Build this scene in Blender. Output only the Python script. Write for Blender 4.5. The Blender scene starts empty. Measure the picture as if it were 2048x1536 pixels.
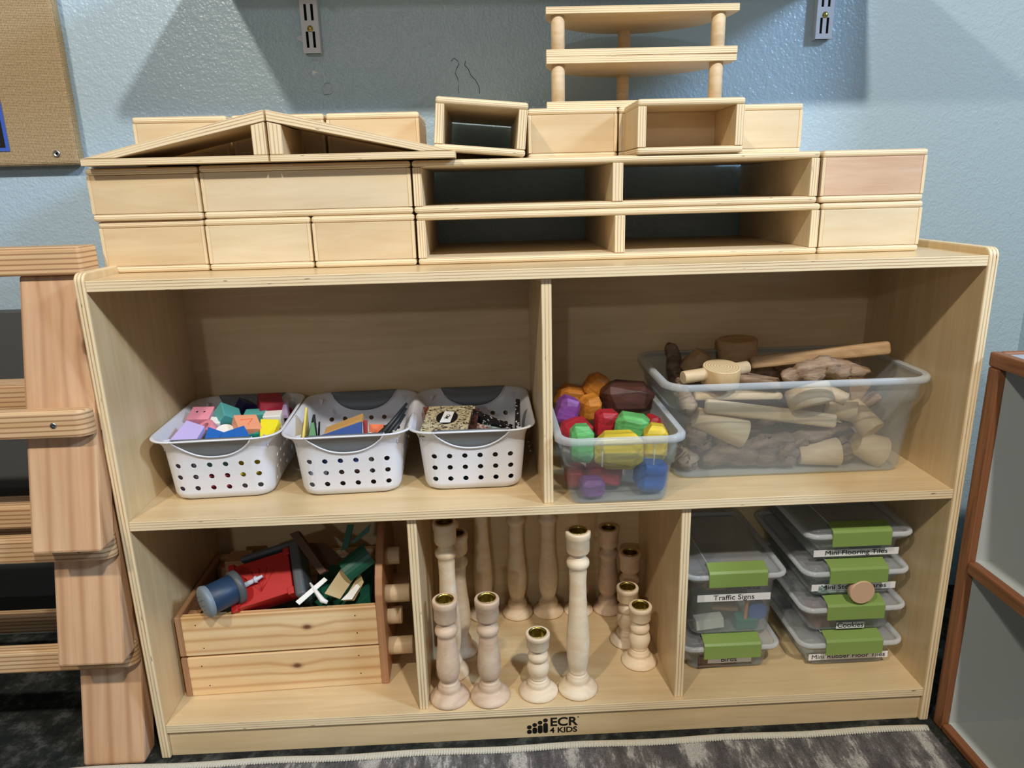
import bpy, bmesh, math, random
from mathutils import Vector, Matrix, noise
PI = math.pi
S = bpy.context.scene
COL = S.collection

# ------------------------------------------------------------------ camera
CAM = (.5289, -.9399, .8446); YAW, PITCH, ROLL, FPX = .0343, .2675, -.0251, 1425.24
cd = bpy.data.cameras.new('camera'); cam = bpy.data.objects.new('camera', cd); COL.objects.link(cam)
cd.sensor_fit = 'HORIZONTAL'; cd.sensor_width = 36; cd.lens = FPX / 2048 * 36; cd.clip_start = .02
_c, _s = math.cos(YAW), math.sin(YAW)
F = Vector((_s * math.cos(PITCH), _c * math.cos(PITCH), -math.sin(PITCH)))
R = Vector((_c, -_s, 0)); U = R.cross(F)
R2 = math.cos(ROLL) * R + math.sin(ROLL) * U; U2 = -math.sin(ROLL) * R + math.cos(ROLL) * U
M = Matrix((R2, U2, -F)).transposed().to_4x4(); M.translation = Vector(CAM)
cam.matrix_world = M
S.camera = cam

# ------------------------------------------------------------------ world, lights, exposure
S.view_settings.view_transform = 'Standard'; S.view_settings.look = 'None'
S.view_settings.exposure = 0.0; S.view_settings.gamma = 1; S.view_settings.use_curve_mapping = False
w = bpy.data.worlds.new('world'); S.world = w; w.use_nodes = True
w.node_tree.nodes['Background'].inputs[0].default_value = (.80, .90, 1, 1)
w.node_tree.nodes['Background'].inputs[1].default_value = .125

def spot(name, loc, target, energy, col, size, r):
    d = bpy.data.lights.new(name, 'SPOT'); d.energy = energy; d.color = col; d.spot_size = math.radians(size)
    d.spot_blend = .6; d.shadow_soft_size = r
    o = bpy.data.objects.new(name, d); COL.objects.link(o); o.location = loc
    o.rotation_euler = (Vector(target) - Vector(loc)).to_track_quat('-Z', 'Y').to_euler()
    return o
spot('ceiling_light', (1.05, -1.60, 2.41), (.7, .2, .5), 140, (1, .955, .89), 110, .05)
spot('ceiling_light', (-.45, -1.60, 2.41), (.6, .2, .5), 92, (1, .90, .76), 110, .05)
spot('daylight', (3.0, -1.45, 2.38), (.7, .2, .6), 270, (.50, .71, 1), 80, .22)
spot('ceiling_light', (-.5, -5.6, 2.40), (.6, .3, .8), 75, (.92, .96, 1), 60, .08)

# ------------------------------------------------------------------ materials
MATS = {}
def nt(name):
    m = bpy.data.materials.new(name); m.use_nodes = True
    t = m.node_tree; b = t.nodes['Principled BSDF']; MATS[name] = m
    return m, t, b, t.nodes.new, t.links.new
def rgb(c): return (c[0], c[1], c[2], 1)
def srgb(r, g, b):
    f = lambda v: (v / 255 / 12.92) if v / 255 <= .04045 else ((v / 255 + .055) / 1.055) ** 2.4
    return (f(r), f(g), f(b))
def plain(name, col, rough=.5, metal=0, spec=.5, bump=0, bs=200, vary=0):
    m, t, b, N, L = nt(name)
    b.inputs['Base Color'].default_value = rgb(col); b.inputs['Roughness'].default_value = rough
    b.inputs['Metallic'].default_value = metal; b.inputs['Specular IOR Level'].default_value = spec
    if bump or vary:
        tc = N('ShaderNodeTexCoord'); n = N('ShaderNodeTexNoise'); n.inputs['Scale'].default_value = bs
        n.inputs['Detail'].default_value = 3; L(tc.outputs['Object'], n.inputs['Vector'])
        if bump:
            bp = N('ShaderNodeBump'); bp.inputs['Strength'].default_value = bump; bp.inputs['Distance'].default_value = .001
            L(n.outputs[0], bp.inputs['Height']); L(bp.outputs[0], b.inputs['Normal'])
        if vary:
            mx = N('ShaderNodeMix'); mx.data_type = 'RGBA'; L(n.outputs[0], mx.inputs['Factor'])
            mx.inputs[6].default_value = rgb([c * (1 - vary) for c in col]); mx.inputs[7].default_value = rgb([min(1, c * (1 + vary)) for c in col])
            L(mx.outputs[2], b.inputs['Base Color'])
    return m

def grain(name, c1, c2, rough=.45, su=4, sv=70, knots=(), ring=0, ringcol=None, coords='UV', ringscale=90, coat=0, contrast=1.0):
    """wood face: streaky noise stretched along U, optional growth-ring bands, optional knots [(u,v,r)]"""
    m, t, b, N, L = nt(name)
    tc = N('ShaderNodeTexCoord'); oi = N('ShaderNodeObjectInfo')
    add = N('ShaderNodeVectorMath'); add.operation = 'MULTIPLY_ADD'
    cmb = N('ShaderNodeCombineXYZ')
    for i in range(3): L(oi.outputs['Random'], cmb.inputs[i])
    L(cmb.outputs[0], add.inputs[0]); add.inputs[1].default_value = (7.3, 5.1, 3.7); L(tc.outputs[coords], add.inputs[2])
    mp = N('ShaderNodeMapping'); mp.inputs['Scale'].default_value = (su, sv, sv); L(add.outputs[0], mp.inputs['Vector'])
    n = N('ShaderNodeTexNoise'); n.inputs['Scale'].default_value = 1; n.inputs['Detail'].default_value = 5; n.inputs['Roughness'].default_value = .6
    n.inputs['Distortion'].default_value = .6; L(mp.outputs[0], n.inputs['Vector'])
    cr = N('ShaderNodeValToRGB'); cr.color_ramp.elements[0].position = .5 - .2 / contrast; cr.color_ramp.elements[1].position = .5 + .2 / contrast
    cr.color_ramp.elements[0].color = rgb(c2); cr.color_ramp.elements[1].color = rgb(c1); L(n.outputs[0], cr.inputs[0])
    out = cr.outputs[0]
    # broad cloudy variation
    n2 = N('ShaderNodeTexNoise'); n2.inputs['Scale'].default_value = 6; L(add.outputs[0], n2.inputs['Vector'])
    mm = N('ShaderNodeMapRange'); L(n2.outputs[0], mm.inputs[0]); mm.inputs[1].default_value = .3; mm.inputs[2].default_value = .7
    mm.inputs[3].default_value = .90; mm.inputs[4].default_value = 1.06
    mu = N('ShaderNodeVectorMath'); mu.operation = 'SCALE'; L(out, mu.inputs[0]); L(mm.outputs[0], mu.inputs['Scale']); out = mu.outputs[0]
    if ring:
        mp2 = N('ShaderNodeMapping'); mp2.inputs['Scale'].default_value = (1.2, 1, 1); L(add.outputs[0], mp2.inputs['Vector'])
        wv = N('ShaderNodeTexWave'); wv.wave_type = 'BANDS'; wv.bands_direction = 'Y'; wv.inputs['Scale'].default_value = ringscale
        wv.inputs['Distortion'].default_value = 2.2; wv.inputs['Detail'].default_value = 1.5; wv.inputs['Detail Scale'].default_value = .06
        vec = mp2.outputs[0]
        for (ku, kv, kr) in knots:
            # push the bands round the knot
            sb = N('ShaderNodeVectorMath'); sb.operation = 'SUBTRACT'; L(tc.outputs[coords], sb.inputs[0]); sb.inputs[1].default_value = (ku, kv, 0)
            sc = N('ShaderNodeVectorMath'); sc.operation = 'MULTIPLY'; L(sb.outputs[0], sc.inputs[0]); sc.inputs[1].default_value = (.45, 1, 0)
            ln = N('ShaderNodeVectorMath'); ln.operation = 'LENGTH'; L(sc.outputs[0], ln.inputs[0])
            mr = N('ShaderNodeMapRange'); L(ln.outputs['Value'], mr.inputs[0]); mr.inputs[1].default_value = 0; mr.inputs[2].default_value = kr * 4
            mr.inputs[3].default_value = kr * 1.6; mr.inputs[4].default_value = 0
            c3 = N('ShaderNodeCombineXYZ'); L(mr.outputs[0], c3.inputs[1])
            ad = N('ShaderNodeVectorMath'); L(vec, ad.inputs[0]); L(c3.outputs[0], ad.inputs[1]); vec = ad.outputs[0]
        L(vec, wv.inputs['Vector'])
        pw = N('ShaderNodeMath'); pw.operation = 'POWER'; L(wv.outputs['Fac'], pw.inputs[0]); pw.inputs[1].default_value = 4
        ml = N('ShaderNodeMath'); ml.operation = 'MULTIPLY'; L(pw.outputs[0], ml.inputs[0]); ml.inputs[1].default_value = ring
        mx = N('ShaderNodeMix'); mx.data_type = 'RGBA'; L(ml.outputs[0], mx.inputs['Factor']); L(out, mx.inputs[6]); mx.inputs[7].default_value = rgb(ringcol); out = mx.outputs[2]
    for (ku, kv, kr) in knots:
        sb = N('ShaderNodeVectorMath'); sb.operation = 'SUBTRACT'; L(tc.outputs[coords], sb.inputs[0]); sb.inputs[1].default_value = (ku, kv, 0)
        sc = N('ShaderNodeVectorMath'); sc.operation = 'MULTIPLY'; L(sb.outputs[0], sc.inputs[0]); sc.inputs[1].default_value = (.6, 1, 0)
        ns = N('ShaderNodeTexNoise'); ns.inputs['Scale'].default_value = 40; L(tc.outputs[coords], ns.inputs['Vector'])
        ln = N('ShaderNodeVectorMath'); ln.operation = 'LENGTH'; L(sc.outputs[0], ln.inputs[0])
        a2 = N('ShaderNodeMath'); a2.operation = 'MULTIPLY_ADD'; L(ns.outputs[0], a2.inputs[0]); a2.inputs[1].default_value = kr * .8; L(ln.outputs['Value'], a2.inputs[2])
        rp = N('ShaderNodeValToRGB'); e = rp.color_ramp.elements
        mr = N('ShaderNodeMapRange'); L(a2.outputs[0], mr.inputs[0]); mr.inputs[2].default_value = kr * 3
        L(mr.outputs[0], rp.inputs[0])
        e[0].position = .18; e[0].color = (1, 1, 1, 1); e[1].position = .62; e[1].color = (0, 0, 0, 1)
        q = e.new(.34); q.color = (.75, .75, .75, 1); q = e.new(.40); q.color = (.35, .35, .35, 1)
        mx = N('ShaderNodeMix'); mx.data_type = 'RGBA'; L(rp.outputs[0], mx.inputs['Factor']); L(out, mx.inputs[6]); mx.inputs[7].default_value = rgb(srgb(112, 66, 38)); out = mx.outputs[2]
    L(out, b.inputs['Base Color']); b.inputs['Roughness'].default_value = rough
    b.inputs['Coat Weight'].default_value = coat; b.inputs['Coat Roughness'].default_value = .25
    bp = N('ShaderNodeBump'); bp.inputs['Strength'].default_value = .06; bp.inputs['Distance'].default_value = .001; L(n.outputs[0], bp.inputs['Height']); L(bp.outputs[0], b.inputs['Normal'])
    return m

def plyedge(name, c1, c2, plies=3.5, dark=.75):
    m, t, b, N, L = nt(name)
    uv = N('ShaderNodeTexCoord'); oi = N('ShaderNodeObjectInfo')
    sx = N('ShaderNodeSeparateXYZ'); L(uv.outputs['UV'], sx.inputs[0])
    mp = N('ShaderNodeMapping'); mp.inputs['Scale'].default_value = (25, 1.5, 1); L(uv.outputs['UV'], mp.inputs['Vector'])
    cb = N('ShaderNodeCombineXYZ'); 
    for i in range(2): L(oi.outputs['Random'], cb.inputs[i])
    sc = N('ShaderNodeVectorMath'); sc.operation = 'SCALE'; L(cb.outputs[0], sc.inputs[0]); sc.inputs['Scale'].default_value = 40
    L(sc.outputs[0], mp.inputs['Location'])
    n = N('ShaderNodeTexNoise'); n.inputs['Scale'].default_value = 1; n.inputs['Detail'].default_value = 3; L(mp.outputs[0], n.inputs['Vector'])
    a = N('ShaderNodeMath'); a.operation = 'MULTIPLY_ADD'; L(n.outputs[0], a.inputs[0]); a.inputs[1].default_value = .10; L(sx.outputs['Y'], a.inputs[2])
    m1 = N('ShaderNodeMath'); m1.operation = 'MULTIPLY'; L(a.outputs[0], m1.inputs[0]); m1.inputs[1].default_value = 2 * PI * plies
    s = N('ShaderNodeMath'); s.operation = 'SINE'; L(m1.outputs[0], s.inputs[0])
    mr = N('ShaderNodeMapRange'); L(s.outputs[0], mr.inputs[0]); mr.inputs[1].default_value = .25; mr.inputs[2].default_value = 1; mr.inputs[3].default_value = 0; mr.inputs[4].default_value = dark
    n3 = N('ShaderNodeTexNoise'); n3.inputs['Scale'].default_value = .35; L(mp.outputs[0], n3.inputs['Vector'])
    m3 = N('ShaderNodeMapRange'); L(n3.outputs[0], m3.inputs[0]); m3.inputs[1].default_value = .35; m3.inputs[2].default_value = .65; m3.inputs[3].default_value = .45; m3.inputs[4].default_value = 1
    mm = N('ShaderNodeMath'); mm.operation = 'MULTIPLY'; L(mr.outputs[0], mm.inputs[0]); L(m3.outputs[0], mm.inputs[1])
    mx = N('ShaderNodeMix'); mx.data_type = 'RGBA'; L(mm.outputs[0], mx.inputs['Factor']); mx.inputs[6].default_value = rgb(c1); mx.inputs[7].default_value = rgb(c2)
    # glue voids
    mp2 = N('ShaderNodeMapping'); mp2.inputs['Scale'].default_value = (45, 5, 1); L(uv.outputs['UV'], mp2.inputs['Vector']); L(sc.outputs[0], mp2.inputs['Location'])
    n2 = N('ShaderNodeTexNoise'); n2.inputs['Scale'].default_value = 1; n2.inputs['Detail'].default_value = 1; L(mp2.outputs[0], n2.inputs['Vector'])
    v = N('ShaderNodeMapRange'); L(n2.outputs[0], v.inputs[0]); v.inputs[1].default_value = .74; v.inputs[2].default_value = .80
    mx2 = N('ShaderNodeMix'); mx2.data_type = 'RGBA'; L(v.outputs[0], mx2.inputs['Factor']); L(mx.outputs[2], mx2.inputs[6]); mx2.inputs[7].default_value = (.06, .04, .03, 1)
    L(mx2.outputs[2], b.inputs['Base Color']); b.inputs['Roughness'].default_value = .5
    return m

def clear(name, fac, tint=(.93, .95, .95), col=(.85, .88, .9), rough=.25):
    m, t, b, N, L = nt(name)
    o = t.nodes['Material Output']; b.inputs['Base Color'].default_value = rgb(col); b.inputs['Roughness'].default_value = rough
    tr = N('ShaderNodeBsdfTransparent'); tr.inputs[0].default_value = rgb(tint)
    lw = N('ShaderNodeLayerWeight'); lw.inputs['Blend'].default_value = .35
    mr = N('ShaderNodeMapRange'); L(lw.outputs['Facing'], mr.inputs[0]); mr.inputs[3].default_value = fac; mr.inputs[4].default_value = min(.9, fac * 2.6)
    mx = N('ShaderNodeMixShader'); L(mr.outputs[0], mx.inputs[0]); L(tr.outputs[0], mx.inputs[1]); L(b.outputs[0], mx.inputs[2]); L(mx.outputs[0], o.inputs[0])
    return m

grain('birch', srgb(226, 201, 158), srgb(212, 182, 134), .38, 5, 60, coat=.25)
grain('birch_block', srgb(226, 203, 163), srgb(214, 184, 139), .45, 6, 55)
grain('birch_pale', srgb(230, 212, 178), srgb(220, 197, 157), .45, 6, 55)
grain('birch_pink', srgb(222, 190, 160), srgb(207, 168, 134), .5, 8, 90)
plyedge('ply_edge', srgb(240, 217, 174), srgb(164, 118, 74), 3.0, .9)
plyedge('ply_edge_fine', srgb(240, 219, 178), srgb(168, 122, 82), 3.5, .85)
grain('pine', srgb(230, 196, 152), srgb(212, 170, 122), .5, 3, 60, ring=.85, ringcol=srgb(150, 100, 62), ringscale=46)
grain('pine_flat', srgb(226, 186, 146), srgb(206, 160, 118), .5, 3, 50, ring=.45, ringcol=srgb(166, 112, 76), ringscale=11, knots=((.42, -.052, .011), (.27, -.012, .010)))
grain('pine_flat_plain', srgb(226, 186, 146), srgb(206, 160, 118), .5, 3, 50, ring=.45, ringcol=srgb(170, 116, 80), ringscale=11)
grain('pine_crate', srgb(242, 212, 164), srgb(230, 190, 134), .5, 3, 55, ring=.55, ringcol=srgb(190, 132, 74), ringscale=16, knots=((.172, .045, .0055), (.195, .115, .0055)))
grain('pine_dark', srgb(196, 150, 108), srgb(168, 118, 82), .55, 3, 60)
grain('candle_wood', srgb(240, 222, 192), srgb(226, 198, 160), .55, 9, 60, coords='Object')
grain('candle_wood_tan', srgb(226, 200, 170), srgb(204, 172, 142), .55, 9, 60, coords='Object')
grain('oak_trim', srgb(160, 106, 68), srgb(112, 66, 40), .4, 6, 120, contrast=1.2)
grain('peg_wood', srgb(228, 204, 166), srgb(208, 178, 136), .55, 12, 90, coords='Object')
grain('stick_wood', srgb(206, 172, 128), srgb(176, 136, 94), .6, 8, 60, coords='Object')
grain('driftwood', srgb(150, 126, 104), srgb(86, 66, 52), .8, 14, 60, coords='Object', contrast=1.3)
grain('driftwood_pale', srgb(178, 152, 124), srgb(112, 84, 62), .8, 14, 60, coords='Object', contrast=1.3)
for k_ in ('driftwood', 'driftwood_pale'):
    for n_ in MATS[k_].node_tree.nodes:
        if n_.type == 'BUMP': n_.inputs['Strength'].default_value = .9; n_.inputs['Distance'].default_value = .004
plain('white_plastic', srgb(226, 227, 232), .35)
plain('grey_rubber', srgb(112, 118, 122), .42)
clear('clear_bin', .10)
clear('clear_bin_rim', .22, rough=.18)
clear('clear_lid', .13, col=(.86, .88, .89))
clear('clear_box', .13, col=(.72, .75, .77))
clear('clear_box_rim', .34, col=(.88, .90, .92), rough=.2)
plain('latch_green', srgb(134, 160, 84), .4)
plain('paper', srgb(238, 238, 236), .6)
plain('ink', srgb(18, 16, 18), .5)
plain('brass', (.42, .33, .09), .32, 1)
plain('metal_white', srgb(206, 208, 216), .35)
plain('steel', (.6, .6, .58), .3, 1)
plain('dark_hole', (.01, .01, .01), .9)
plain('laminate_grey', srgb(186, 190, 186), .5, bump=.02, bs=400)
plain('laminate_top_reflect', srgb(168, 180, 190), .35)  # bluish reflection on the cabinet top put into the base colour
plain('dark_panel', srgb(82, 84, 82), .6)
plain('brown_dark_wood', srgb(92, 62, 48), .6, vary=.25, bs=40)
plain('wall_white_board', srgb(232, 232, 228), .5)

m, t, b, N, L = nt('end_grain')
tc = N('ShaderNodeTexCoord'); wv = N('ShaderNodeTexWave'); wv.wave_type = 'RINGS'; wv.rings_direction = 'Z'; wv.inputs['Scale'].default_value = 75; wv.inputs['Distortion'].default_value = 1.2; wv.inputs['Detail'].default_value = 1
L(tc.outputs['Object'], wv.inputs['Vector'])
mx = N('ShaderNodeMix'); mx.data_type = 'RGBA'; L(wv.outputs['Fac'], mx.inputs['Factor']); mx.inputs[6].default_value = rgb(srgb(196, 164, 116)); mx.inputs[7].default_value = rgb(srgb(232, 208, 164))
L(mx.outputs[2], b.inputs['Base Color']); b.inputs['Roughness'].default_value = .6
# painted wall: orange-peel bump
m, t, b, N, L = nt('wall_paint')
b.inputs['Base Color'].default_value = rgb(srgb(177, 199, 212)); b.inputs['Roughness'].default_value = .28
tc = N('ShaderNodeTexCoord'); n = N('ShaderNodeTexNoise'); n.inputs['Scale'].default_value = 210; n.inputs['Detail'].default_value = 2; L(tc.outputs['Object'], n.inputs['Vector'])
n2 = N('ShaderNodeTexNoise'); n2.inputs['Scale'].default_value = 80; L(tc.outputs['Object'], n2.inputs['Vector'])
ad = N('ShaderNodeMath'); L(n.outputs[0], ad.inputs[0]); L(n2.outputs[0], ad.inputs[1])
bp = N('ShaderNodeBump'); bp.inputs['Strength'].default_value = .55; bp.inputs['Distance'].default_value = .0022; L(ad.outputs[0], bp.inputs['Height']); L(bp.outputs[0], b.inputs['Normal'])

# burlap
m, t, b, N, L = nt('burlap')
tc = N('ShaderNodeTexCoord')
ws = []
for d, sc in (('X', 260), ('Z', 260)):
    wv = N('ShaderNodeTexWave'); wv.bands_direction = d; wv.inputs['Scale'].default_value = sc / 2; wv.inputs['Distortion'].default_value = 1.2; wv.inputs['Detail'].default_value = 1
    L(tc.outputs['Object'], wv.inputs['Vector']); ws.append(wv)
mu = N('ShaderNodeMath'); mu.operation = 'MULTIPLY'; L(ws[0].outputs['Fac'], mu.inputs[0]); L(ws[1].outputs['Fac'], mu.inputs[1])
nn = N('ShaderNodeTexNoise'); nn.inputs['Scale'].default_value = 320; L(tc.outputs['Object'], nn.inputs['Vector'])
a = N('ShaderNodeMath'); L(mu.outputs[0], a.inputs[0]); L(nn.outputs[0], a.inputs[1])
cr = N('ShaderNodeValToRGB'); cr.color_ramp.elements[0].position = .35; cr.color_ramp.elements[0].color = rgb(srgb(140, 116, 82)); cr.color_ramp.elements[1].position = 1.1; cr.color_ramp.elements[1].color = rgb(srgb(196, 172, 132))
L(a.outputs[0], cr.inputs[0]); L(cr.outputs[0], b.inputs['Base Color']); b.inputs['Roughness'].default_value = .9
bp = N('ShaderNodeBump'); bp.inputs['Strength'].default_value = .6; bp.inputs['Distance'].default_value = .001; L(mu.outputs[0], bp.inputs['Height']); L(bp.outputs[0], b.inputs['Normal'])

# rug pile and floor
def carpet(name, cols, sx, sy, fine=700, thr=(.42, .60)):
    m, t, b, N, L = nt(name)
    tc = N('ShaderNodeTexCoord'); mp = N('ShaderNodeMapping'); mp.inputs['Scale'].default_value = (sx, sy, 1); L(tc.outputs['Object'], mp.inputs['Vector'])
    n = N('ShaderNodeTexNoise'); n.inputs['Scale'].default_value = 1; n.inputs['Detail'].default_value = 6; n.inputs['Roughness'].default_value = .75; L(mp.outputs[0], n.inputs['Vector'])
    cr = N('ShaderNodeValToRGB'); e = cr.color_ramp.elements; e[0].position = thr[0]; e[0].color = rgb(cols[0]); e[1].position = thr[1]; e[1].color = rgb(cols[2]); q = e.new((thr[0] * .45 + thr[1] * .55)); q.color = rgb(cols[1])
    L(n.outputs[0], cr.inputs[0])
    f = N('ShaderNodeTexNoise'); f.inputs['Scale'].default_value = fine; f.inputs['Detail'].default_value = 2; L(tc.outputs['Object'], f.inputs['Vector'])
    mr = N('ShaderNodeMapRange'); L(f.outputs[0], mr.inputs[0]); mr.inputs[1].default_value = .3; mr.inputs[2].default_value = .7; mr.inputs[3].default_value = .65; mr.inputs[4].default_value = 1.25
    sc = N('ShaderNodeVectorMath'); sc.operation = 'SCALE'; L(cr.outputs[0], sc.inputs[0]); L(mr.outputs[0], sc.inputs['Scale']); L(sc.outputs[0], b.inputs['Base Color'])
    b.inputs['Roughness'].default_value = 1; b.inputs['Specular IOR Level'].default_value = .1
    bp = N('ShaderNodeBump'); bp.inputs['Strength'].default_value = .8; bp.inputs['Distance'].default_value = .003; L(f.outputs[0], bp.inputs['Height']); L(bp.outputs[0], b.inputs['Normal'])
carpet('rug_pile', (srgb(92, 88, 88), srgb(122, 118, 116), srgb(196, 192, 184)), 26, 7)
carpet('floor_carpet', (srgb(36, 38, 36), srgb(52, 54, 50), srgb(84, 84, 78)), 20, 20)
plain('binding', srgb(214, 208, 190), .9, bump=.8, bs=300, vary=.1)

# speckled stone tiles
def speckle(name, c1, c2, c3, sc=260, th=.84):
    m, t, b, N, L = nt(name)
    tc = N('ShaderNodeTexCoord'); v = N('ShaderNodeTexVoronoi'); v.inputs['Scale'].default_value = sc; L(tc.outputs['Object'], v.inputs['Vector'])
    sp = N('ShaderNodeSeparateColor'); L(v.outputs['Color'], sp.inputs[0])
    cr = N('ShaderNodeValToRGB'); cr.color_ramp.interpolation = 'CONSTANT'; e = cr.color_ramp.elements
    e[0].position = 0; e[0].color = rgb(c1); e[1].position = .55; e[1].color = rgb(c2); q = e.new(th); q.color = rgb(c3)
    L(sp.outputs[0], cr.inputs[0]); L(cr.outputs[0], b.inputs['Base Color']); b.inputs['Roughness'].default_value = .3
speckle('granite_beige', srgb(196, 184, 150), srgb(150, 136, 104), srgb(70, 62, 52), 300)
speckle('granite_pink', srgb(206, 178, 166), srgb(140, 110, 104), srgb(60, 48, 48))
speckle('granite_teal', srgb(158, 176, 172), srgb(120, 138, 134), srgb(84, 92, 92))
speckle('granite_maroon', srgb(74, 44, 44), srgb(40, 26, 28), srgb(120, 84, 80))
speckle('granite_black', srgb(22, 22, 24), srgb(32, 32, 34), srgb(180, 180, 178), 420, .92)
speckle('granite_brown', srgb(120, 66, 50), srgb(70, 36, 32), srgb(200, 150, 120))
_cols = dict(lavender=(196, 182, 236), toy_pink=(236, 150, 166), toy_teal=(86, 168, 164), toy_navy=(52, 48, 110), toy_maroon=(168, 40, 62),
  toy_white=(238, 236, 228), toy_peach=(238, 160, 122), toy_yellow=(246, 232, 48), toy_green=(34, 140, 122), toy_blue=(40, 108, 196),
  toy_orange=(238, 120, 70), toy_coral=(232, 92, 110), toy_lilac=(214, 190, 226), toy_mint=(130, 214, 200),
  pale_yellow=(238, 214, 110), board_black=(38, 42, 44), board_green=(104, 150, 110), board_blue=(52, 84, 150), board_red=(150, 36, 34), board_tan=(208, 162, 96),
  roof_grey=(84, 88, 90), house_red=(186, 34, 30), dome_grey=(128, 140, 150), dark_green=(22, 84, 62), box_tan=(178, 154, 104), photo_blue=(64, 98, 190), skin=(186, 120, 100), navy_water=(34, 58, 84))
for k, c in _cols.items(): plain(k, srgb(*c), .45, bump=.03, bs=150)
for k, c in dict(stone_orange=(226, 140, 46), stone_purple=(150, 78, 160), stone_brown=(92, 56, 46), stone_red=(196, 44, 54), stone_green=(112, 196, 112), stone_yellow=(240, 210, 62), stone_blue=(52, 118, 206)).items():
    c1 = srgb(*c); grain(k, c1, [x * .60 for x in c1], .5, 10, 160, coords='Object', contrast=1.5)

# ------------------------------------------------------------------ mesh builder
class B:
    def __init__(s): s.bm = bmesh.new(); s.uv = s.bm.loops.layers.uv.new('UVMap')
    def _merge(s, tmp, mtx=None):
        if mtx is not None: bmesh.ops.transform(tmp, matrix=mtx, verts=tmp.verts)
        me = bpy.data.meshes.new('tmp'); tmp.to_mesh(me); tmp.free(); s.bm.from_mesh(me); bpy.data.meshes.remove(me)
    def box(s, lo, hi, t=2, g=0, bev=.0015, mtx=None, mi=(0, 1), seg=2):
        """board: t thickness axis, g grain axis; faces normal to t take slot mi[0], the rest mi[1] with V running 0..1 through the thickness"""
        tb = bmesh.new(); uv = tb.loops.layers.uv.new('UVMap')
        lo = Vector(lo); hi = Vector(hi); c = (lo + hi) / 2; d = hi - lo
        bmesh.ops.create_cube(tb, size=1, matrix=Matrix.Translation(c) @ Matrix.Diagonal((*d, 1)))
        if bev: bmesh.ops.bevel(tb, geom=list(tb.edges), offset=min(bev, min(d) * .45), segments=seg, profile=.5, affect='EDGES')
        s._uvs(tb, uv, lo, hi, t, g, mi); s._merge(tb, mtx); return s
    def _uvs(s, tb, uv, lo, hi, t, g, mi):
        tb.normal_update(); o = 3 - t - g
        for f in tb.faces:
            n = f.normal; ax = max(range(3), key=lambda i: abs(n[i]))
            for l in f.loops:
                co = l.vert.co
                if abs(n[t]) > .8: l[uv].uv = (co[g], co[o])
                else:
                    k = [i for i in range(3) if i != t and i != ax]; k = k[0] if k else g
                    l[uv].uv = (co[k], co[t] if mi[0] == mi[1] else (co[t] - lo[t]) / max(1e-6, hi[t] - lo[t]))
            f.material_index = mi[0] if abs(n[t]) > .8 else mi[1]
    def prism(s, pts, a, b_, axis=2, g=0, bev=0, mi=(0, 1), mtx=None, smooth=False):
        """outline pts in the plane normal to axis (remaining axes in order), extruded a..b_"""
        tb = bmesh.new(); uv = tb.loops.layers.uv.new('UVMap'); oth = [i for i in range(3) if i != axis]
        def mk(p, z):
            v = [0, 0, 0]; v[oth[0]] = p[0]; v[oth[1]] = p[1]; v[axis] = z; return tb.verts.new(v)
        A = [mk(p, a) for p in pts]; Bv = [mk(p, b_) for p in pts]; n = len(pts)
        tb.faces.new(A); tb.faces.new(Bv[::-1])
        for i in range(n): tb.faces.new((A[i], Bv[i], Bv[(i + 1) % n], A[(i + 1) % n]))
        bmesh.ops.recalc_face_normals(tb, faces=tb.faces)
        if bev: bmesh.ops.bevel(tb, geom=list(tb.edges), offset=bev, segments=2, profile=.5, affect='EDGES')
        lo = [0, 0, 0]; hi = [1, 1, 1]; lo[axis] = min(a, b_); hi[axis] = max(a, b_)
        if g == axis: g = oth[0]
        s._uvs(tb, uv, lo, hi, axis, g, mi); s._merge(tb, mtx); return s
    def stripe(s, p, q, th, y0, y1, cut=None):
        """board whose edge faces the front (XZ plane) running from p to q, thickness th downward-normal, extruded y0..y1; V=0..1 through thickness on the front"""
        return s
    def lathe(s, prof, seg=32, mtx=None, cap=True, mi=0, smooth=True):
        tb = bmesh.new(); rings = []
        for r, z in prof:
            if r < 1e-5: rings.append([tb.verts.new((0, 0, z))])
            else: rings.append([tb.verts.new((r * math.cos(2 * PI * i / seg), r * math.sin(2 * PI * i / seg), z)) for i in range(seg)])
        for A, C in zip(rings, rings[1:]):
            if len(A) == 1 and len(C) == 1: continue
            for i in range(seg):
                j = (i + 1) % seg
                if len(A) == 1: tb.faces.new((A[0], C[j], C[i]))
                elif len(C) == 1: tb.faces.new((A[i], A[j], C[0]))
                else: tb.faces.new((A[i], A[j], C[j], C[i]))
        if cap:
            if len(rings[0]) > 1: tb.faces.new(rings[0][::-1])
            if len(rings[-1]) > 1: tb.faces.new(rings[-1])
        for f in tb.faces: f.smooth = smooth and len(f.verts) < 5; f.material_index = mi
        bmesh.ops.recalc_face_normals(tb, faces=tb.faces)
        s._merge(tb, mtx); return s
    def cyl(s, p, q, r, r2=None, seg=24, bev=0, mi=0):
        p = Vector(p); q = Vector(q); h = (q - p).length; r2 = r if r2 is None else r2; bv = bev or min(r, r2, h) * .08
        mtx = Matrix.Translation(p) @ (q - p).to_track_quat('Z', 'Y').to_matrix().to_4x4()
        return s.lathe([(r - bv, 0), (r, bv), (r2, h - bv), (r2 - bv, h)], seg, mtx, mi=mi)
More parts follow.
